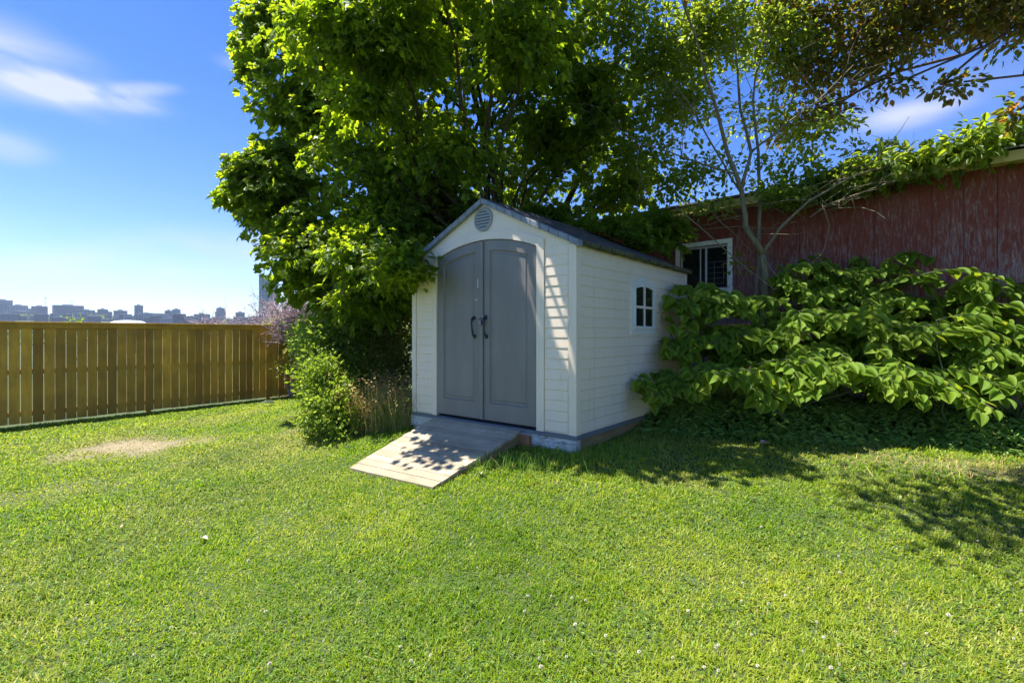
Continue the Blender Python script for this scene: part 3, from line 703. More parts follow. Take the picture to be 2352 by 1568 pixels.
# ------------------------------------------------------------------ trees
def crown(name, tmpl, m, parent, lobes, nclump, per, size, spread, flat, droop=.5, seedv=.0, jit=.45, shell=.55, noiseamp=.22, avoid=None, clearance=None):
    """lobes: (centre Vector, rx, ry, rz, weight, size factor). Leaf clumps spread through the volume of each lobe, more towards the outside."""
    origin = parent.location; P_, D_, N_, S_, V_ = [], [], [], [], []
    tw = sum(l[4] for l in lobes); ccs = []
    for l in lobes:
        c, rx, ry, rz, wgt = l[:5]; sf = l[5] if len(l) > 5 else 1
        k = int(nclump * wgt / tw)
        d = rng.normal(0, 1, (k, 3)); d /= np.linalg.norm(d, axis=1, keepdims=True)
        rr = rng.random(k) ** shell; rr *= 1 + noiseamp * np.sin(d[:, 0] * 5 + c.x) * np.cos(d[:, 2] * 6 + c.y) + rng.normal(0, noiseamp * .35, k)
        cc = np.array(c)[None] + d * rr[:, None] * np.array([rx, ry, rz]); ccs.append(np.hstack([cc, d, np.full((k, 1), sf)]))
    cc = np.vstack(ccs); out = cc[:, 3:6]; sfc = cc[:, 6]; cc = cc[:, :3]
    k = len(cc); tint = rng.normal(0, .16, k)
    idx = np.repeat(np.arange(k), per); n = len(idx)
    ph = rng.uniform(0, 2 * np.pi, n); r = np.sqrt(rng.random(n)) * spread
    ax = rng.normal(0, .35, (k, 3)) + np.array([0, 0, 1.0]) + out * np.array([.45, .45, .15]); ax /= np.linalg.norm(ax, axis=1, keepdims=True)
    t1 = np.cross(ax, np.array([.3, 1, .1])); t1 /= np.linalg.norm(t1, axis=1, keepdims=True); t2 = np.cross(ax, t1)
    off = t1[idx] * (np.cos(ph) * r)[:, None] + t2[idx] * (np.sin(ph) * r)[:, None] + ax[idx] * rng.normal(0, flat, n)[:, None]
    pos = cc[idx] + off; pos[:, 2] -= (r / spread) ** 2 * spread * .25
    dr = off / (np.linalg.norm(off, axis=1, keepdims=True) + 1e-6) + rng.normal(0, .4, (n, 3)) + out[idx] * .3; dr[:, 2] -= droop
    nr = ax[idx] + rng.normal(0, jit, (n, 3))
    sz = size * rng.uniform(.65, 1.15, n) * sfc[idx]
    var = np.clip(.5 + seedv + tint[idx] + rng.normal(0, .14, n), 0, 1)
    if avoid is not None:
        kk = ~avoid(pos); pos, dr, nr, sz, var = pos[kk], dr[kk], nr[kk], sz[kk], var[kk]
    v, f = scatter(tmpl[0], tmpl[1], pos, frames(dr, nr), sz)
    v -= np.array(origin)
    o = big_mesh(name, v, f, m, {'var': np.repeat(var, len(tmpl[0]))}, parent)
    return cc
def in_shed(p):
    lx, ly = shed_xy(p[:, 0], p[:, 1]); zz = p[:, 2] - SZ
    roof = 2.52 - np.abs(lx - 1.2) * .48 + .08
    sh = (lx > -.1) & (lx < SW + .12) & (ly > -.1) & (ly < SD + .12) & (zz < roof)
    bn = ((p[:, 0] - B0[0]) * BN[0] + (p[:, 1] - B0[1]) * BN[1] > -.06) & (p[:, 2] < 2.0)
    return sh | bn
GAPS = [(W(2.14, -.012, 1.42), .035), (W(2.19, -.012, 1.18), .02), (W(2.25, -.012, .92), .028), (W(1.83, -.005, 1.5), .03)]     # chinks in the crown that let the sun through
def thin(p):
    k = in_shed(p)
    for q, r in GAPS:
        d = p - np.array(q); s_ = np.array(SUN); t = d @ s_; dist = np.linalg.norm(d - t[:, None] * s_, axis=1); k |= (dist < r + .07) & (t > 0)
    return k
def jag(a, b, n, j, sag=0):
    a, b = Vector(a), Vector(b); L = (b - a).length; out = []
    for i in range(n + 1):
        t = i / n; k = 0 if i in (0, n) else 1
        out.append(a.lerp(b, t) + Vector((random.gauss(0, j), random.gauss(0, j), random.gauss(0, j * .6))) * L * k + Vector((0, 0, sag * math.sin(t * math.pi) * L)))
    return out
def limbs(mb, base, targets, r0, twigs, twig_r=.006, tl=1.0):
    for tp in targets:
        pts = jag(base, tp, 7, .03, .05); n = len(pts); L = (Vector(tp) - Vector(base)).length
        rr = [r0 * (1 - i / n) ** .8 + .008 for i in range(n)]; mb.tube(pts, rr, 8)
        for _ in range(twigs):
            i = random.randrange(2, n); a = pts[i]; dv = Vector((random.gauss(0, 1), random.gauss(0, 1), random.gauss(.3, .6))).normalized() * random.uniform(.5, 1.3) * tl
            q = jag(a, a + dv, 4, .05); r1 = min(rr[i] * .55, .03); mb.tube(q, [r1, r1 * .8, r1 * .6, r1 * .4, twig_r * .6], 5)
            for _ in range(2):
                i2 = random.randrange(1, 5); e = q[i2] + Vector((random.gauss(0, 1), random.gauss(0, 1), random.gauss(0, .6))).normalized() * random.uniform(.3, .6) * tl
                mb.tube(jag(q[i2], e, 3, .06), [twig_r, twig_r * .8, twig_r * .6, twig_r * .4], 4)

# --- maple behind and over the shed
base = Vector((-.55, 9.3, gz(-.55, 9.3)))
mp = empty('maple_tree', base, label='big leafy green maple spreading over and behind the garden shed', cat='tree')
lob = [(P(770, 60, 9.0), 1.4, 1.2, 1.6, 1.4, 1.2), (P(720, 250, 8.9), .85, .9, .9, .7, 1.2), (P(1000, 60, 7.9), 1.6, 1.2, 1.4, 1.4), (P(1230, 60, 7.3), 1.25, 1.3, 1.2, 1.0), (P(650, 430, 8.8), .9, .8, .7, .65, 1.2),
       (P(582, 385, 8.6), .38, .4, .26, .2, 1.2), (P(572, 450, 8.6), .42, .4, .16, .2, 1.2), (P(640, 500, 8.6), .6, .4, .34, .32, 1.2), (P(640, 350, 8.8), .35, .4, .3, .15, 1.2), (P(590, 160, 8.8), .18, .3, .3, .07, 1.2), (P(740, 570, 8.2), .95, .7, .65, .8, 1.1), (P(900, 400, 7.9), 1.3, 1.2, 1.2, 1.4), (P(870, 590, 6.7), .7, .5, .42, .7),
       (P(930, 605, 6.0), .32, .3, .25, .18), (P(715, 610, 8.2), .5, .4, .38, .3, 1.1), (P(770, 665, 8.0), .55, .4, .3, .28, 1.1), (P(712, 660, 8.3), .28, .3, .25, .14, 1.1), (P(1010, 490, 7.9), 1.0, .5, .5, .5), (P(900, 520, 7.4), .7, .5, .4, .4), (P(790, 110, 7.4), .95, .6, .7, .6), (P(850, 690, 7.2), .55, .4, .25, .3), (P(1270, 300, 8.4), 1.3, 1.2, 1.0, 1.1), (P(1420, 420, 8.6), .8, .7, .55, .4), (P(1400, 540, 7.4), .75, .5, .32, .42), (P(1510, 525, 7.7), .42, .3, .28, .25),
       (P(1390, 220, 7.6), .75, .9, .6, .4), (P(1080, -260, 7.2), 2.2, 1.5, .9, .8), (P(790, 50, 5.5), .8, .45, .3, .3), (P(900, 110, 5.8), .75, .5, .28, .35, 1.05), (P(830, 230, 6.0), .4, .4, .2, .14, 1.05), (P(1190, 100, 5.6), .6, .5, .3, .25, 1.05),
       (P(1000, -60, 5.1), 1.0, .6, .35, .30), (P(1200, -130, 5.2), 1.0, .6, .35, .22), (P(850, -60, 6.0), .9, .6, .4, .35), (P(1020, 330, 6.6), .9, .5, .5, .3), (P(575, 90, 8.8), .25, .4, .35, .09, 1.2), (P(620, 30, 8.8), .5, .4, .5, .2, 1.2), (P(1120, 470, 9.6), 1.6, .6, .6, .4), (P(1260, 500, 7.9), .7, .4, .35, .25)]
tm = MB()
for q in ((-.3, .1), (.0, -.15), (.25, .1), (.5, 0), (-.1, .3), (.15, .4)):
    b0 = base + Vector((q[0] * .6, q[1], 0)); mid = base + Vector((q[0] * 2.2, q[1] * 2, 2.6)); top = base + Vector((q[0] * 5, q[1] * 4 - .8, 6.8))
    pts = jag(b0, mid, 4, .015) + jag(mid, top, 5, .03)[1:]
    tm.tube(pts, [.085 * (1 - i / len(pts)) + .015 for i in range(len(pts))], 9)
    for _ in range(3):
        i = random.randrange(3, 7); limbs(tm, pts[i], [pts[i] + Vector((random.uniform(-2, 2), random.uniform(-2, 1), random.uniform(.3, 1.8)))], .035, 3)
limbs(tm, base + Vector((0, 0, 1.2)), [l[0] for l in lob], .036, 3, tl=.42)
for i, v in enumerate(tm.v): tm.v[i] = tuple(Vector(v) - base)
tm.build('trunk', M['bark'], mp, smooth=True)
crown('crown', MAPLE, M['maple'], mp, lob, 2850, 20, .115, .29, .025, droop=.55, jit=.38, avoid=thin)

# --- thin-stemmed tree in front of the barn
D2 = 6.7; gx2, gy2 = P(1745, 800, D2).x, D2; b2 = Vector((gx2, gy2, gz(gx2, gy2)))
st = empty('slender_tree', b2, label='slender forked tree with small leaves standing before the red barn wall', cat='tree')
tm = MB()
def limbp(pts, r0, r1, seg=8):
    v = [P(x, y, d) for x, y, d in pts]; q = [v[0]]
    for i in range(len(v) - 1): q += jag(v[i], v[i + 1], 3, .012)[1:]
    n = len(q); tm.tube([p - b2 for p in q], [r0 + (r1 - r0) * i / (n - 1) for i in range(n)], seg); return q
lp = []
lp.append(limbp([(1765, 980, 6.7), (1760, 760, 6.7), (1758, 640, 6.7), (1752, 585, 6.7)], .055, .045))
lp.append(limbp([(1752, 585, 6.7), (1712, 520, 6.68), (1704, 440, 6.65), (1690, 400, 6.6), (1648, 260, 6.5), (1610, 130, 6.4), (1560, -20, 6.3)], .042, .012))
lp.append(limbp([(1704, 430, 6.65), (1725, 350, 6.7), (1700, 250, 6.8), (1690, 120, 6.8), (1665, -40, 6.9)], .026, .008))
lp.append(limbp([(1735, 980, 6.9), (1738, 700, 6.9), (1742, 560, 6.9), (1748, 460, 6.9), (1742, 350, 6.95), (1730, 230, 7.0), (1770, 60, 7.1)], .038, .010))
lp.append(limbp([(1752, 585, 6.7), (1790, 525, 6.6), (1860, 460, 6.5), (1960, 405, 6.4), (2060, 375, 6.3), (2150, 350, 6.2)], .024, .006, 6))
lp.append(limbp([(1860, 500, 6.5), (1900, 470, 6.4), (1985, 440, 6.3), (2075, 405, 6.2)], .010, .004, 5))
lp.append(limbp([(1725, 350, 6.7), (1800, 290, 6.6), (1880, 230, 6.5), (1960, 150, 6.4)], .016, .005, 6))
lp.append(limbp([(1690, 400, 6.6), (1620, 380, 6.6), (1540, 350, 6.6), (1470, 330, 6.6)], .014, .005, 6))
lp.append(limbp([(1700, 440, 6.65), (1640, 340, 6.7), (1590, 250, 6.7), (1540, 180, 6.7)], .014, .005, 6))
lp.append(limbp([(1752, 585, 6.7), (1800, 660, 6.4), (1890, 700, 6.2)], .008, .003, 5))
lp.append(limbp([(1552, 475, 6.9), (1640, 550, 6.7), (1718, 620, 6.5), (1780, 665, 6.3)], .009, .006, 5))
lp.append(limbp([(1610, 470, 6.9), (1680, 530, 6.8), (1730, 580, 6.7)], .006, .004, 5))
lp.append(limbp([(1888, 470, 6.45), (1905, 520, 6.4), (1890, 580, 6.4), (1850, 620, 6.4)], .008, .004, 5))
for pth in lp[1:9]:
    for _ in range(16):
        a = random.choice(pth[2:]); e = a + Vector((random.gauss(0, .5), random.gauss(0, .4), random.gauss(.15, .35)))
        tm.tube([p - b2 for p in jag(a, e, 4, .06)], [.005, .0045, .004, .003, .002], 4)
tm.build('trunk', M['bark2'], st, smooth=True)
def along(paths, n, rad, zb=0):
    L = []
    for p in paths:
        for q in p[2:]: L.append((q + Vector((0, 0, zb)), rad, rad, rad * .8, 1))
    return L
lob2 = [(P(1520, 120, 7.4), .75, .6, .7, 3.2), (P(1640, 60, 7.2), .6, .5, .5, 2.4), (P(1570, 230, 7.2), .5, .5, .4, 1.3), (P(1480, 340, 7.5), .5, .5, .35, 1.0), (P(1560, 420, 7.5), .55, .5, .25, .5), (P(1780, 90, 7.4), .7, .5, .5, 1.9),
        (P(1760, 260, 7.4), .55, .5, .4, .45), (P(1640, 380, 7.2), .5, .5, .3, .35), (P(1820, 380, 7.0), .55, .4, .2, .35), (P(1880, 300, 7.0), .5, .4, .25, .4), (P(1800, 440, 6.8), .35, .3, .10, .4), (P(1940, 405, 6.8), .45, .3, .10, .5),
        (P(2020, 350, 7.0), .5, .3, .15, .35), (P(1620, -200, 7.0), 1.1, 1.0, .6, .4), (P(1420, 20, 7.2), .6, .5, .5, 1.4), (P(1640, 470, 7.4), .3, .3, .08, .15), (P(1700, 600, 7.2), .08, .1, .06, .04)]
crown('crown', OVAL, M['ash'], st, lob2, 1300, 12, .085, .17, .06, droop=.15, jit=.6, avoid=thin, shell=.42)

# --- copper-leaved tree reaching over from behind the barn
b3 = Vector((11.5, 8.0, gz(11.5, 8.0)))
ct = empty('copper_tree', b3, label='dark copper and green leaved tree arching over the barn roof', cat='tree')
lob3 = [(P(1890, 40, 7.4), 1.0, .6, .65, 2.0), (P(2080, 20, 7.2), .95, .6, .55, 2.2), (P(2240, 0, 7.0), .9, .6, .45, 2.0), (P(1850, 170, 7.5), .75, .5, .4, .8), (P(2010, 120, 7.3), .75, .5, .34, 1.1), (P(1890, 250, 7.5), .5, .4, .2, .4),
        (P(1780, 20, 7.6), .5, .5, .5, .5), (P(2350, 20, 6.8), .65, .5, .5, 1.5), (P(2160, 195, 6.8), .28, .1, .05, .12), (P(2215, 188, 6.8), .12, .1, .035, .05), (P(2345, 250, 5.2), .06, .2, .16, .12), (P(2050, 195, 7.2), .25, .2, .06, .14), (P(1830, 300, 7.5), .35, .3, .14, .2),
        (Vector((1.3, 4.3, 4.5)), 1.0, .6, .35, .9), (Vector((2.7, 4.6, 4.2)), 1.0, .4, .3, .9), (Vector((4.6, 4.3, 4.6)), .9, .4, .3, .4), (Vector((1.3, 3.75, 4.3)), .7, .3, .2, .3), (Vector((2.6, 6.2, 4.9)), 1.3, .6, .3, .7), (Vector((7.2, 2.2, 1.2)), 1.4, 1.3, 2.0, 2.2), (Vector((7.6, 4.2, 2.0)), 1.0, .8, 1.8, 1.2), (P(2352, 520, 6.0), .22, .2, .1, .08)]  # low right-hand lobes, out of view, added to darken the shed side
tm = MB(); fork = b3 + Vector((-.4, -.3, 7.0))
tm.tube([p - b3 for p in jag(b3, fork, 5, .01)], [.17, .16, .15, .14, .13, .12], 10)
limbs_t = MB(); limbs(limbs_t, fork, [l[0] for l in lob3], .03, 2, .003)
limbs_t.v = [tuple(Vector(v) - b3) for v in limbs_t.v]; tm.add(limbs_t.v, limbs_t.f)
tm.build('trunk', M['bark'], ct, smooth=True)
crown('crown', OVAL, M['copper'], ct, lob3, 1250, 13, .10, .22, .05, droop=.35, jit=.5, shell=.6, seedv=-.02, avoid=thin)

# ------------------------------------------------------------------ creeper on the barn roof
def creeper():
    o = P(2100, 400, 6.2)
    e = empty('creeper_vine', o, label='green leafy creeper trailing along the edge of the barn roof', cat='vine')
    pts = []; 
    lobs = []
    for px, dy, rz in ((1840, 35, .14), (1900, 28, .2), (1960, 22, .22), (2020, 15, .22), (2090, 8, .22), (2160, 0, .22), (2230, -12, .24), (2300, -25, .28), (2360, -25, .3), (2440, -30, .3)):
        t = (px - CX) / F; tt = (t * B0[1] - B0[0]) / (BD[0] - BD[1] * t) if False else None
        s = (t * B0[1] - B0[0]) / (BD[0] - t * BD[1]); q = B0 + BD * s - BN * (.26 if px < 2250 else .02)
        y_e = 491 - .1585 * (px - 1636) - 56 + dy
        lobs.append((Vector((q[0], q[1], (HY - y_e) / F * q[1])), .3, .32, rz, 1))
    crown('foliage', OVAL, M['ash'], e, lobs, 230, 13, .12, .18, .04, droop=.7, jit=.5, seedv=-.25)
    t = MB(); pr = None
    path = [l[0] + Vector((0, 0, -.02)) for l in lobs]; t.tube([p - o for p in path], .012, 6)
    for p in path:
        for _ in range(3): t.tube([q - o for q in jag(p, p + Vector((random.gauss(0, .3), random.gauss(0, .2), random.gauss(0, .15))), 3, .08)], .004, 4)
    t.build('stem', M['bark2'], e)
creeper()

# ------------------------------------------------------------------ broad-leaved (heart leaf) shrubs
def heart_bush(lab, base_px, poly, dfun, nspray, name='knotweed_shrub', group='broad leaved shrubs before the barn', size=.178, back=.5, seedv=0):
    bx, by = P(base_px[0], 900, base_px[1]).x, base_px[1]; b0 = Vector((bx, by, gz(bx, by)))
    e = empty(name, b0, label=lab, cat='shrub', group=group)
    xs = [p[0] for p in poly]; ys = [p[1] for p in poly]
    def inside(x, y):
        c = False; n = len(poly)
        for i in range(n):
            x1, y1 = poly[i]; x2, y2 = poly[(i + 1) % n]
            if (y1 > y) != (y2 > y) and x < (x2 - x1) * (y - y1) / (y2 - y1) + x1: c = not c
        return c
    pos, dr, nr, sz, var = [], [], [], [], []; sm = MB(); k = 0; tries = 0
    while k < nspray and tries < 20000:
        tries += 1
        px, py = random.uniform(min(xs), max(xs)), random.uniform(min(ys), max(ys))
        if not inside(px, py): continue
        dd = dfun(px, py) + abs(random.gauss(0, back)) * random.random(); end = P(px, py, dd)
        if in_shed(np.array([end]))[0]: continue
        k += 1
        root = b0 + Vector((random.gauss(0, .35), random.gauss(.25, .2), 0))
        # spray: from inside the bush outwards, level then drooping
        ang = random.gauss(-100, 38); hd = Vector((math.cos(R(ang)), math.sin(R(ang)), 0)); L = random.uniform(.45, .8)
        start = end - hd * L + Vector((0, 0, .10 * L))
        top = start + Vector((0, 0, .0)); n = int(L / .062)
        path = [start.lerp(end, t) + Vector((0, 0, .10 * math.sin(t * math.pi))) for t in np.linspace(0, 1, 6)]
        sm.tube([p - b0 for p in path], [.006, .005, .0045, .004, .003, .002], 5)
        if random.random() < .05: sm.tube([p - b0 for p in jag(root, start, 4, .03, .0)], [.011, .010, .009, .007, .006], 5)
        side = hd.cross(Vector((0, 0, 1))).normalized(); tint = random.gauss(0, .13)
        for j in range(n + 1):
            t = (j + .5) / (n + .5); p = start.lerp(end, t) + Vector((0, 0, .10 * math.sin(t * math.pi)))
            sgn = 1 if j % 2 else -1
            if j == n: d = hd.copy(); sgn = 0
            else: d = (hd * random.uniform(.35, .8) + side * sgn * random.uniform(.6, 1.0))
            d += Vector((random.gauss(0, .18), random.gauss(0, .18), 0)); d.z = random.uniform(-.6, .12) - .55 * t ** 2; d.normalize()
            nn = Vector((random.gauss(0, .35), random.gauss(-.85, .35), 1)) + side * sgn * .35 + hd * .25
            pos.append(p + d * .02); dr.append(d); nr.append(nn); s = size * random.uniform(.6, 1.28) * (1 - .35 * t ** 3); sz.append(s)
            var.append(min(1, max(0, .45 + seedv + tint + .35 * (t > .8) * random.random() + random.gauss(0, .1))))
    pos, dr, nr = np.array(pos), np.array(dr), np.array(nr); sz, var = np.array(sz), np.array(var)
    kk = ~in_shed(pos + dr * .1); pos, dr, nr, sz, var = pos[kk], dr[kk], nr[kk], sz[kk], var[kk]
    v, f = scatter(HEART[0], HEART[1], pos - np.array(b0), frames(dr, nr), sz)
    big_mesh('foliage', v, f, M['heart'], {'var': np.repeat(var, len(HEART[0]))}, e)
    sm.build('stem', M['stem'], e)
dl = lambda x, y: 5.1 + (950 - y) / 380 * 1.35
heart_bush('broad leaved shrub leaning against the shed side by its little window', (1640, 6.0), [(1510, 665), (1560, 668), (1660, 672), (1745, 700), (1790, 740), (1780, 830), (1700, 840), (1600, 850), (1530, 820), (1505, 760), (1560, 735), (1500, 720)],
           lambda x, y: 5.7 + (850 - y) / 200 * .4, 46)
heart_bush('tallest broad leaved shrub, heaped in front of the flaking red wall', (2080, 5.9), [(1800, 660), (1850, 620), (1960, 590), (2060, 585), (2160, 580), (2250, 610), (2280, 680), (2200, 760), (2000, 780), (1900, 770), (1880, 740), (1960, 720), (1850, 695)], dl, 74)
heart_bush('broad leaved shrub with yellow green sprays in the middle of the bank', (1850, 5.7), [(1780, 760), (1850, 730), (1960, 720), (2060, 740), (2140, 770), (2120, 820), (1990, 810), (1900, 860), (1880, 900), (1800, 890), (1830, 820), (1760, 810)], lambda x, y: dl(x, y) - .25, 46, seedv=.2)
heart_bush('broad leaved shrub arching low over the grass at the right edge', (2330, 5.1), [(2230, 640), (2380, 610), (2480, 640), (2500, 900), (2380, 930), (2260, 950), (2180, 925), (2140, 905), (2200, 860), (2180, 830), (2260, 790), (2240, 730)], lambda x, y: 4.7 + (950 - y) / 380 * 1.1, 80)
heart_bush('small broad leaved sprout low beside the bottom of the shed side', (1540, 5.9), [(1475, 895), (1560, 885), (1660, 850), (1680, 890), (1610, 910), (1520, 940), (1480, 925)], lambda x, y: 5.35, 18, back=.1, size=.15)
heart_bush('small broad leaved sprout under the yellow green sprays', (1760, 5.5), [(1730, 880), (1800, 880), (1900, 830), (1930, 850), (1900, 900), (1800, 925), (1740, 925)], lambda x, y: 4.95, 30, back=.2, size=.16)
heart_bush('small broad leaved sprout in the shade right of the large dock plant', (2080, 5.4), [(2010, 860), (2100, 850), (2150, 880), (2130, 930), (2040, 930)], lambda x, y: 5.0, 22, back=.2, size=.15)
heart_bush('shaded broad leaved shrub against the foot of the barn wall', (1950, 6.4), [(1600, 790), (1800, 800), (2050, 780), (2300, 780), (2300, 900), (2000, 900), (1650, 880)], lambda x, y: 6.1 - (x - 1600) / 900 * .5, 46, seedv=-.3)

# ------------------------------------------------------------------ low plants in the bed
def cover():
    n = 44000; s = rng.uniform(-1.2, 6, n); q = rng.uniform(-3.4, -.1, n) 
    x = B0[0] + BD[0] * s + BN[0] * q; y = B0[1] + BD[1] * s + BN[1] * q
    edge = np.minimum(-2.95 + .5 * s, -1.2) + .6 * (fbm(x, y, .7, 90) - .5) - .42
    lx, ly = shed_xy(x, y); k = (q > edge) & ~((lx > -.1) & (lx < SW + .04) & (ly > -.1) & (ly < SD + .05)) & (x > 1.3); x, y, q, edge = x[k], y[k], q[k], edge[k]; n = len(x)
    hh = .12 + .28 * fbm(x, y, .45, 12) + .04 * rng.random(n); hh *= np.clip((q - edge) / .6, .2, 1)
    z = ground(x, y) + hh * np.sqrt(rng.random(n)); az = rng.uniform(0, 6.28, n)
    rt = frames(np.stack([np.cos(az), np.sin(az), rng.normal(-.2, .3, n)], 1), np.stack([rng.normal(0, .4, n), rng.normal(-.2, .4, n), np.ones(n)], 1))
    v, f = scatter(OVAL[0], OVAL[1], np.stack([x, y, z], 1), rt, rng.uniform(.045, .095, n) * (.6 + .8 * fbm(x, y, .6, 55)))
    tag(big_mesh('ground_cover', v, f, M['cover'], {'var': np.repeat(np.clip(fbm(x, y, .4, 66) + rng.normal(0, .15, n), 0, 1), len(OVAL[0]))}),
        'tangle of low green weeds under the broad leaved shrubs', 'weeds', kind='stuff')
cover()
def stalk_plant(lab, px, py, h, name='goldenrod_plant', n=42, ls=.11, tip=True):
    x, y = gp(px, py); z = gz(x, y); e = empty(name, (x, y, z), label=lab, cat='plant')
    s = MB(); lean = Vector((random.gauss(0, .05), 0, 1)); s.tube([lean * h * t for t in (0, .3, .6, 1)], [.005, .0045, .004, .002], 6); s.build('stem', M['stem'], e)
    i = np.arange(n); t = .12 + .86 * i / n; az = i * 2.4
    pos = np.array([tuple(lean * h * q) for q in t]); dr = np.stack([np.cos(az), np.sin(az), .15 + .3 * rng.random(n)], 1)
    v, f = scatter(np.array(OVAL[0]) * [.55, 1, 1], OVAL[1], pos, frames(dr, np.tile([0, 0, 1.], (n, 1)) + rng.normal(0, .1, (n, 3))), ls * (1.05 - .75 * t ** 2))
    big_mesh('foliage', v, f, M['cover'], {'var': np.repeat(np.full(n, .75), len(OVAL[0]))}, e)
stalk_plant('tall upright narrow leaved weed between the shed side and shrubs', 1668, 955, .55)
stalk_plant('shorter narrow leaved weed just left of the tall upright one', 1630, 965, .33)
stalk_plant('thin narrow leaved weed in the dark gap under the shrubs', 1815, 960, .45, n=26, ls=.08)
stalk_plant('narrow leaved weed at the right front of the bank', 2290, 1010, .3, n=26)
def dock(px, py, lab, s=1.0):
    x, y = gp(px, py); e = empty('dock_plant', (x, y, gz(x, y)), label=lab, cat='plant')
    n = 13; az = np.linspace(0, 6.28, n, endpoint=False) + rng.normal(0, .2, n); el = rng.uniform(.5, 1.6, n)
    dr = np.stack([np.cos(az), np.sin(az), el], 1)
    v, f = scatter(HEART[0], HEART[1], np.zeros((n, 3)) + [0, 0, .04], frames(dr, np.stack([-np.cos(az) * .5, -np.sin(az) * .5, np.ones(n)], 1)), rng.uniform(.22, .36, n) * s)
    big_mesh('foliage', v, f, M['cover'], {'var': np.repeat(rng.uniform(.3, .7, n), len(HEART[0]))}, e)
dock(2010, 960, 'large dock plant with broad upright leaves amid the low weeds'); dock(2160, 965, 'smaller dock plant right of the large one', .7)

# ------------------------------------------------------------------ shrubs between the fence and the shed
def shrub(name, lab, px, py, lobes, m, tmpl, ncl, per, size, spread, seedv=0, group=None, flat=.06, xy=None, stem=M['bark'], dp=.2):
    x, y = xy or gp(px, py); b0 = Vector((x, y, gz(x, y))); e = empty(name, b0, label=lab, cat='shrub', group=group)
    s = MB()
    for l in lobes:
        for _ in range(3):
            a = Vector((random.gauss(0, .06), random.gauss(0, .06), 0)); q = jag(a, l[0] - b0 + Vector((random.gauss(0, l[1] * .4), random.gauss(0, l[2] * .4), random.gauss(0, l[3] * .5))), 5, .04)
            s.tube(q, [.014, .012, .010, .008, .005, .003], 5)
    s.build('stem', stem, e)
    crown('foliage', tmpl, m, e, lobes, ncl, per, size, spread, flat, droop=dp, jit=.6, seedv=seedv, avoid=in_shed, noiseamp=.42)
    return e
shrub('round_shrub', 'bright green leafy shrub at the lawn edge left of the ramp', 770, 992, [(P(760, 935, 6.6), .35, .35, .38, 2), (P(740, 870, 6.8), .28, .3, .35, 1.2), (P(800, 960, 6.5), .22, .3, .22, .8), (P(715, 965, 6.7), .12, .2, .2, .3)], M['privet'], OVAL, 300, 17, .065, .12, .15)
shrub('tall_shrub', 'tall leafy shrub rising behind the bright one beside the fence end', 760, 950, [(P(735, 800, 7.5), .35, .3, .4, 1.3), (P(730, 880, 7.1), .3, .3, .35, 1.0), (P(715, 770, 9.3), .35, .3, .4, .8), (P(770, 740, 7.8), .45, .3, .3, .8), (P(770, 790, 8.0), .55, .5, .55, 2), (P(800, 860, 7.6), .5, .5, .5, 1.5), (P(740, 770, 8.8), .4, .5, .3, .8), (P(820, 730, 8.0), .6, .5, .35, 1.2)], M['privet'], OVAL, 640, 16, .07, .15, .05, xy=(-2.9, 8.0))
shrub('dark_hedge_shrub', 'dark shrub with brownish leaves close beside the left shed wall', 880, 950, [(P(880, 760, 8.3), .7, .5, .7, 2), (P(900, 860, 7.9), .6, .5, .5, 1.6), (P(930, 700, 8.8), .6, .5, .4, 1), (P(860, 930, 7.3), .5, .4, .3, .8)], M['hedge'], OVAL, 760, 17, .065, .16, .1, xy=(-2.1, 8.3))
shrub('dark_hedge_shrub', 'shaded shrub filling the gap behind the fence end', 720, 880, [(P(720, 800, 12.6), .7, .7, .8, 2), (P(700, 770, 12.8), .5, .5, .3, 1), (P(790, 780, 11.5), .8, .7, .8, 1.5)], M['privet'], OVAL, 330, 16, .075, .2, -.15, xy=(-4.6, 12.9))
shrub('dark_hedge_shrub', 'dense dark bush standing far behind the shed', 1200, 700, [(Vector((-3.4, 11.5, .0)), 1.3, .8, 1.3, 1.8), (Vector((-1.5, 12.5, .3)), 2.0, .8, 1.5, 2), (Vector((1.5, 12.5, .6)), 2.0, .8, 1.6, 2)], M['hedge'], OVAL, 1100, 16, .11, .3, .1, xy=(0, 12.5))
# bare purplish bush over the fence end
def twig_bush(lab, c, r, n, group='bare twiggy bushes beyond the fence'):
    b0 = Vector((c.x, c.y, gz(c.x, c.y))); e = empty('bare_bush', b0, label=lab, cat='bush', group=group); s = MB()
    for i in range(n):
        d = Vector((random.gauss(0, 1), random.gauss(0, .7), abs(random.gauss(.6, .6)))).normalized(); a = c + Vector((random.gauss(0, r * .4), random.gauss(0, r * .3), random.gauss(-r * .2, r * .3)))
        q = jag(a, a + d * r * random.uniform(.4, 1.0), 4, .07); s.tube([p - b0 for p in q], [.010, .008, .007, .005, .003], 4, cap=False)
        for _ in range(3):
            k = random.choice(q[1:]); s.tube([p - b0 for p in jag(k, k + Vector((random.gauss(0, 1), random.gauss(0, 1), random.gauss(.2, .8))).normalized() * r * random.uniform(.15, .4), 2, .08)], [.006, .004, .003], 4, cap=False)
    for _ in range(6): s.tube([p - b0 for p in jag(b0 + Vector((random.gauss(0, .15), random.gauss(0, .15), 0)), c + Vector((random.gauss(0, r * .4), 0, 0)), 5, .03)], [.025, .02, .018, .014, .01, .008], 5)
    s.build('twigs', M['twig'], e)
twig_bush('bare purplish grey bush tumbling over the right end of the fence', P(690, 738, 12.6), .85, 560)
twig_bush('dead grey bush peeping over the fence left of the purplish one', P(620, 742, 15.0), .75, 110)
twig_bush('low dead grey bush showing above the middle of the fence top', P(500, 755, 15.5), .75, 120)
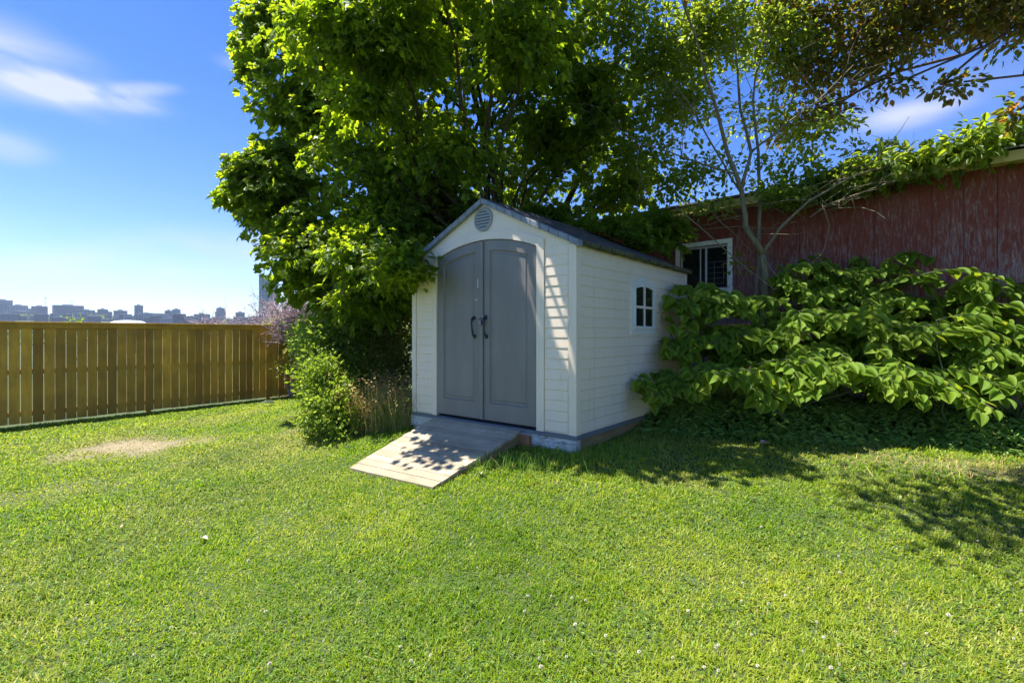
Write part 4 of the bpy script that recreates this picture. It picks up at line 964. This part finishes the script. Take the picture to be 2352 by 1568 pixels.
shrub('yellow_shrub', 'yellow green leafy bush among the bare twigs beyond the fence', 640, 740, [(P(650, 735, 14.2), .55, .4, .22, 1), (P(700, 755, 14.0), .4, .4, .2, 1)], M['privet'], OVAL, 70, 12, .07, .16, .35, xy=(-6.6, 14.2))
shrub('yellow_shrub', 'tip of a small green bush just above the fence left of the white dome', 175, 742, [(P(172, 738, 13.0), .22, .2, .06, 1)], M['privet'], OVAL, 10, 10, .07, .14, .35, xy=(P(172, 738, 13).x, 13.0))

def straw_tuft(lab, px, py, h, n, spread=.2, lean=.3, name='dry_grass_tuft', green=0.0, seeds=.5):
    x, y = gp(px, py); z = gz(x, y); b = MB()
    for i in range(int(n * .75)):
        a = Vector((random.gauss(0, spread), random.gauss(0, spread * .6), 0)); hh = h * random.uniform(.5, 1.1); az = random.uniform(0, 6.28); L = random.uniform(0, lean)
        t = a + Vector((math.cos(az) * L * hh, math.sin(az) * L * hh, hh)); m_ = a.lerp(t, .5) + Vector((0, 0, hh * .08)); w = Vector((-math.sin(az), math.cos(az), 0)) * random.uniform(.0015, .003)
        va = 1.0 if random.random() < green else random.random() * .6
        b.add([a - w, a + w, m_ + w, m_ - w, t], [(0, 1, 2, 3), (3, 2, 4)], va)
        if random.random() < seeds:
            for k in range(5):
                q = t + Vector((random.gauss(0, .012), random.gauss(0, .012), random.uniform(-.08, .02))); d = Vector((random.gauss(0, .012), random.gauss(0, .012), .012))
                b.add([q, q + d, q + Vector((d.y, -d.x, .004))], [(0, 1, 2)], random.random() * .5)
    o = b.build(name, M['straw']); o.location = (x, y, z); tag(o, lab, 'grass tuft' if lean < 2 else 'hay', 'dry grass tufts around the shed' if lean < 2 else None, 'stuff' if lean >= 2 else None)
straw_tuft('tawny dry grass tuft right of the bright green shrub', 835, 995, .62, 520, .12, .8, green=.25)
straw_tuft('tall tawny seed grass tuft against the dark shrub', 880, 990, .72, 520, .14, .8, green=.3)
straw_tuft('green and tan grass tuft at the left corner of the shed', 925, 985, .5, 420, .14, .9, green=.6)
straw_tuft('long unmown grass tuft beside the ramp under the shed', 1200, 1070, .16, 320, .28, 1.2, green=.95, seeds=0)
straw_tuft('long unmown grass tuft under the shed corner block', 1400, 1045, .14, 260, .25, 1.2, green=.95, seeds=0)
straw_tuft('flattened dry hay at the right front of the bank', 2240, 1078, .07, 420, .5, 3.0, green=.2, seeds=0)
straw_tuft('flattened dry hay before the middle of the bank', 1960, 1050, .06, 260, .4, 3.0, green=.3, seeds=0)
straw_tuft('pale dry grass tuft at the foot of the fence near its end', 640, 912, .12, 120, .3, 1.0, green=.1)

# small stones, litter and the retaining wall by the fence end
def stone(lab, px, py, s, name='stone', m=None, xyz=None, group='pale stones at the fence foot'):
    x, y = gp(px, py); b = MB(); k = 9; rows = []
    for j in range(5):
        th = math.pi * j / 4
        for i in range(k):
            ph = 2 * math.pi * i / k; r = s * random.uniform(.8, 1.1); rows.append((r * math.sin(th) * math.cos(ph) * 1.4, r * math.sin(th) * math.sin(ph), r * math.cos(th) * .6))
    b.add(rows, [(j * k + i, j * k + (i + 1) % k, (j + 1) * k + (i + 1) % k, (j + 1) * k + i) for j in range(4) for i in range(k)])
    o = b.build(name, m or M['conc'], smooth=True); o.location = (x, y, gz(x, y) + s * .25); o.rotation_euler = (0, 0, random.uniform(0, 3)); tag(o, lab, 'stone', group)
for i, px in enumerate((618, 640, 655, 668, 682)): stone('one of the small pale stones in a row at the fence foot', px, 911 - i * .8, .07)
w0 = empty('stone_wall', (-5.4, 13.3, gz(-5.4, 13.3)), R(-20), label='low pinkish stone wall just past the right end of the fence', cat='wall')
b = MB()
for r_ in range(8):
    x = random.uniform(-.15, 0)
    while x < 1.6:
        wd = random.uniform(.16, .3); b.box(x, x + wd - .012, random.uniform(-.015, .01), .22, r_ * .13, r_ * .13 + .118, random.random()); x += wd
b.build('stonework', simple('pink stone', (.30, .22, .19), .9, .35, 7, bs=.8), w0, bevel=.012)
# curled fallen leaves and a scrap on the lawn
def fallen(lab, px, py, s, col, name='fallen_leaf', cat='leaf'):
    x, y = gp(px, py); v, f = OVAL; b = MB(); b.add([(p[0] * s, p[1] * s, p[2] * s + .3 * s * abs(p[0]) * 2) for p in v], f)
    o = b.build(name, simple(name + ' colour', col, .8, .1, 20)); o.location = (x, y, gz(x, y) + .04); o.rotation_euler = (random.uniform(-.3, .3), random.uniform(-.3, .3), random.uniform(0, 6)); tag(o, lab, cat)
fallen('curled tan leaf lying in the shade right of the shed', 1748, 1028, .12, (.45, .3, .22)); fallen('pinkish dry leaf at the edge of the weeds', 1878, 1015, .12, (.5, .33, .25))
fallen('pale dry leaf lying on the open lawn left of centre', 465, 1246, .05, (.6, .52, .42)); fallen('slim pale leaf on the grass right of the ramp foot', 1105, 1098, .08, (.6, .55, .45))
fallen('tan dry leaf alone on the left of the lawn', 277, 1222, .05, (.6, .5, .4)); fallen('white feather on the grass near the fence end', 630, 931, .26, (.7, .7, .7), 'feather', 'feather')

# ------------------------------------------------------------------ city across the valley
def city():
    def fac(name, wall, win, sx, sz):
        m, t, b = nmat(name); tcn = t.nodes.new('ShaderNodeTexCoord'); br = t.nodes.new('ShaderNodeTexBrick'); mp_ = t.nodes.new('ShaderNodeMapping')
        mp_.inputs['Rotation'].default_value = (R(90), 0, 0); t.links.new(tcn.outputs['Object'], mp_.inputs[0]); t.links.new(mp_.outputs[0], br.inputs[0])
        br.offset = 0; br.inputs['Color1'].default_value = (*win, 1); br.inputs['Color2'].default_value = (*[c * .7 for c in win], 1); br.inputs['Mortar'].default_value = (*wall, 1)
        br.inputs['Scale'].default_value = 1; br.inputs['Brick Width'].default_value = sx; br.inputs['Row Height'].default_value = sz; br.inputs['Mortar Size'].default_value = sz * .22
        t.links.new(br.outputs[0], b.inputs['Base Color']); b.inputs['Roughness'].default_value = .6; return m
    mats = [fac('concrete facade', (.10, .11, .14), (.03, .035, .05), 9, 3.4), fac('brick facade', (.09, .07, .08), (.03, .035, .05), 5, 3.6), fac('pale facade', (.20, .22, .26), (.05, .06, .09), 6, 3.4), fac('dark facade', (.05, .05, .07), (.02, .025, .04), 4, 3.2)]
    roofm = simple('flat roof grey', (.3, .3, .3), .9)
    def bld(x0, x1, yt, d, k, lab, ph=0, cat='building', group='buildings on the far hillside', name='city_building', base=None, step=None):
        a = P(x0, yt, d); c = P(x1, yt, d); mid = (a + c) / 2; z0 = gz(mid.x, mid.y) - 6 if base is None else base; w = (c.x - a.x); h = a.z - z0
        rz = -math.atan2(mid.x, mid.y) + random.uniform(-.15, .15); dp = max(14, w * .5)
        e = empty(name, (mid.x, mid.y, z0), rz, label=lab, cat=cat, group=group)
        b = MB(); b.box(-w / 2, w / 2, 0, dp, 0, h)
        if step: b.box(-w / 2 - step, -w / 2 - .05, 1, dp, 0, h * .78); b.box(w / 2 + .05, w / 2 + step, 1, dp, 0, h * .86)
        b.build('facade', mats[k] if isinstance(k, int) else k, e)
        r = MB(); r.box(-w / 2 - .3, w / 2 + .3, -.3, dp + .3, h + .02, h + 1.2); r.box(-w * .2, w * .15, dp * .3, dp * .7, h + 1.25, h + 4.5 + ph); r.build('roof', roofm, e)
        return e, h, w
    D = 1550
    bld(-8, 23, 690, D, 0, 'wide striped office block at the far left of the skyline')
    bld(26, 57, 702, D, 2, 'pale stepped tower second from the left of the skyline', step=9)
    bld(28, 72, 716, D - 60, 1, 'low dark brick block in front of the pale stepped tower')
    e, h, w = bld(77, 104, 704, D, 1, 'brown tower carrying a tall thin mast on the skyline')
    mm = MB(); mm.tube([(w * .35, 5, h), (w * .35, 5, h + 32)], [.8, .4], 6); mm.box(w * .35 - 3, w * .35 + 5, 4.5, 5.5, h + 27, h + 28.5); mm.build('mast', roofm, e)
    e, h, w = bld(133, 185, 702, D, 3, 'widest dark block on the skyline with a crane mast on it', step=None)
    mm = MB(); mm.tube([(w * .1, 5, h), (w * .1, 5, h + 15)], [.8, .4], 6); mm.box(w * .1 - 4, w * .1 + 6, 4.5, 5.5, h + 13, h + 14); mm.build('mast', roofm, e)
    bld(186, 214, 713, D, 0, 'low grey block joined to the right of the widest dark block')
    bld(227, 246, 711, D, 3, 'small stepped dark tower right of the widest block', step=10)
    bld(264, 289, 714, D, 1, 'brown block standing behind the white dome')
    bld(311, 327, 702, D, 0, 'slim tall slab tower standing alone on the skyline')
    bld(343, 378, 722, D + 50, 2, 'long low pale building right of the slim slab tower')
    bld(381, 396, 714, D, 0, 'grey half of the twin blocks right of the slim tower'); bld(397, 412, 711, D - 20, 2, 'paler and taller half of the twin blocks')
    bld(448, 480, 722, D, 3, 'low wide grey building above the dead bush'); bld(499, 515, 708, D, 2, 'pale rounded tower above the middle dead bush', step=3); bld(542, 560, 718, D, 0, 'small pale tower nearest the glass tower')
    for i in range(60):
        px = -5 + (i % 36) * 17.5 + random.uniform(-6, 6); w = random.uniform(10, 30); y = random.uniform(727, 735) if i < 36 else random.uniform(719, 727)
        lm = min(((12, 'wide striped block at the far left'), (42, 'pale stepped tower'), (90, 'brown tower with the mast'), (159, 'widest dark block'), (200, 'low grey block'), (236, 'small stepped dark tower'), (276, 'brown block behind the dome'), (319, 'slim slab tower'),
             (360, 'long low pale building'), (397, 'twin blocks'), (464, 'low wide grey building'), (507, 'pale rounded tower'), (551, 'small pale tower'), (616, 'tall glass tower')), key=lambda q: abs(q[0] - px - w / 2))[1]
        bld(px, px + w, y, random.uniform(1080, 1350), random.choice([0, 1, 2, 2, 3]), ('low building at the foot of the ' if i < 36 else 'building rising behind the low ones by the ') + lm, group='low buildings at the foot of the hillside', name='low_building', ph=-2)
    # glass tower
    gl = fac('glass facade', (.22, .25, .28), (.16, .24, .32), 4, 3.6); gl.node_tree.nodes['Principled BSDF'].inputs['Roughness'].default_value = .15
    e, h, w = bld(597, 636, 634, 620, gl, 'tall blue glass tower rising beside the maple above the fence', group=None, name='glass_tower', ph=-3)
    s = MB()
    for i in range(int(h * .82 / 4)): s.box(-w / 2 - 1.6, -w / 2 - .05, 2, 10, i * 4, i * 4 + .5)
    s.build('balcony_stack', roofm, e)
    # white domed arena
    a = P(262, 741, 700); c = P(328, 741, 700); r = (c.x - a.x) / 2; mid = (a + c) / 2
    e = empty('domed_arena', (mid.x, mid.y, gz(mid.x, mid.y)), label='low white domed roof poking just above the fence', cat='arena')
    z = mid.z - gz(mid.x, mid.y); b = MB(); k = 32; vs = []
    prof = [(1, 0), (.97, .07), (.8, .13), (.5, .17), (.2, .185), (0.01, .19)]
    for rr, zz in prof:
        for i in range(k): vs.append((r * rr * math.cos(2 * math.pi * i / k), r * rr * math.sin(2 * math.pi * i / k), z + zz * r * 1.15 - 1))
    b.add(vs, [(j * k + i, j * k + (i + 1) % k, (j + 1) * k + (i + 1) % k, (j + 1) * k + i) for j in range(len(prof) - 1) for i in range(k)])
    b.build('roof', simple('white membrane', (.8, .8, .78), .5), e, smooth=True)
    b = MB(); b.tube([(0, 0, 0), (0, 0, z - 1)], r * .95, 32); b.build('wall', mats[1], e)
    # woods on the far hill
    n = 9000; a = rng.uniform(-1.0, -.3, n); d = rng.uniform(1150, 2100, n); x = d * np.sin(a); y = d * np.cos(a); k = fbm(x, y, 160, 3) > .56; x, y = x[k], y[k]; n = len(x)
    per = 10; X = np.repeat(x, per) + rng.normal(0, 4, n * per); Y = np.repeat(y, per) + rng.normal(0, 4, n * per); Z = ground(X, Y) + rng.uniform(0, 11, n * per)
    rt = frames(rng.normal(0, 1, (n * per, 3)), rng.normal(0, 1, (n * per, 3))); v, f = scatter(SMALL[0], SMALL[1], np.stack([X, Y, Z], 1), rt, rng.uniform(4, 8, n * per))
    tag(big_mesh('far_woods', v, f, M['hedge'], {'var': np.repeat(rng.random(n * per) * .5, len(SMALL[0]))}, smooth=False), 'distant wooded slopes between the city buildings', 'woods', kind='stuff')
city()

# ------------------------------------------------------------------ haze
HAZE = 0.00012
if HAZE:
    b = MB(); b.box(-5200, 5200, -900, 5200, -34, 320); m = bpy.data.materials.new('haze'); m.use_nodes = True; t = m.node_tree; t.nodes.clear()
    o_ = t.nodes.new('ShaderNodeOutputMaterial'); v_ = t.nodes.new('ShaderNodeVolumePrincipled'); v_.inputs['Color'].default_value = (.60, .76, 1, 1); v_.inputs['Density'].default_value = HAZE
    v_.inputs['Anisotropy'].default_value = .3
    t.links.new(v_.outputs[0], o_.inputs['Volume']); tag(b.build('haze', m), kind='stuff')
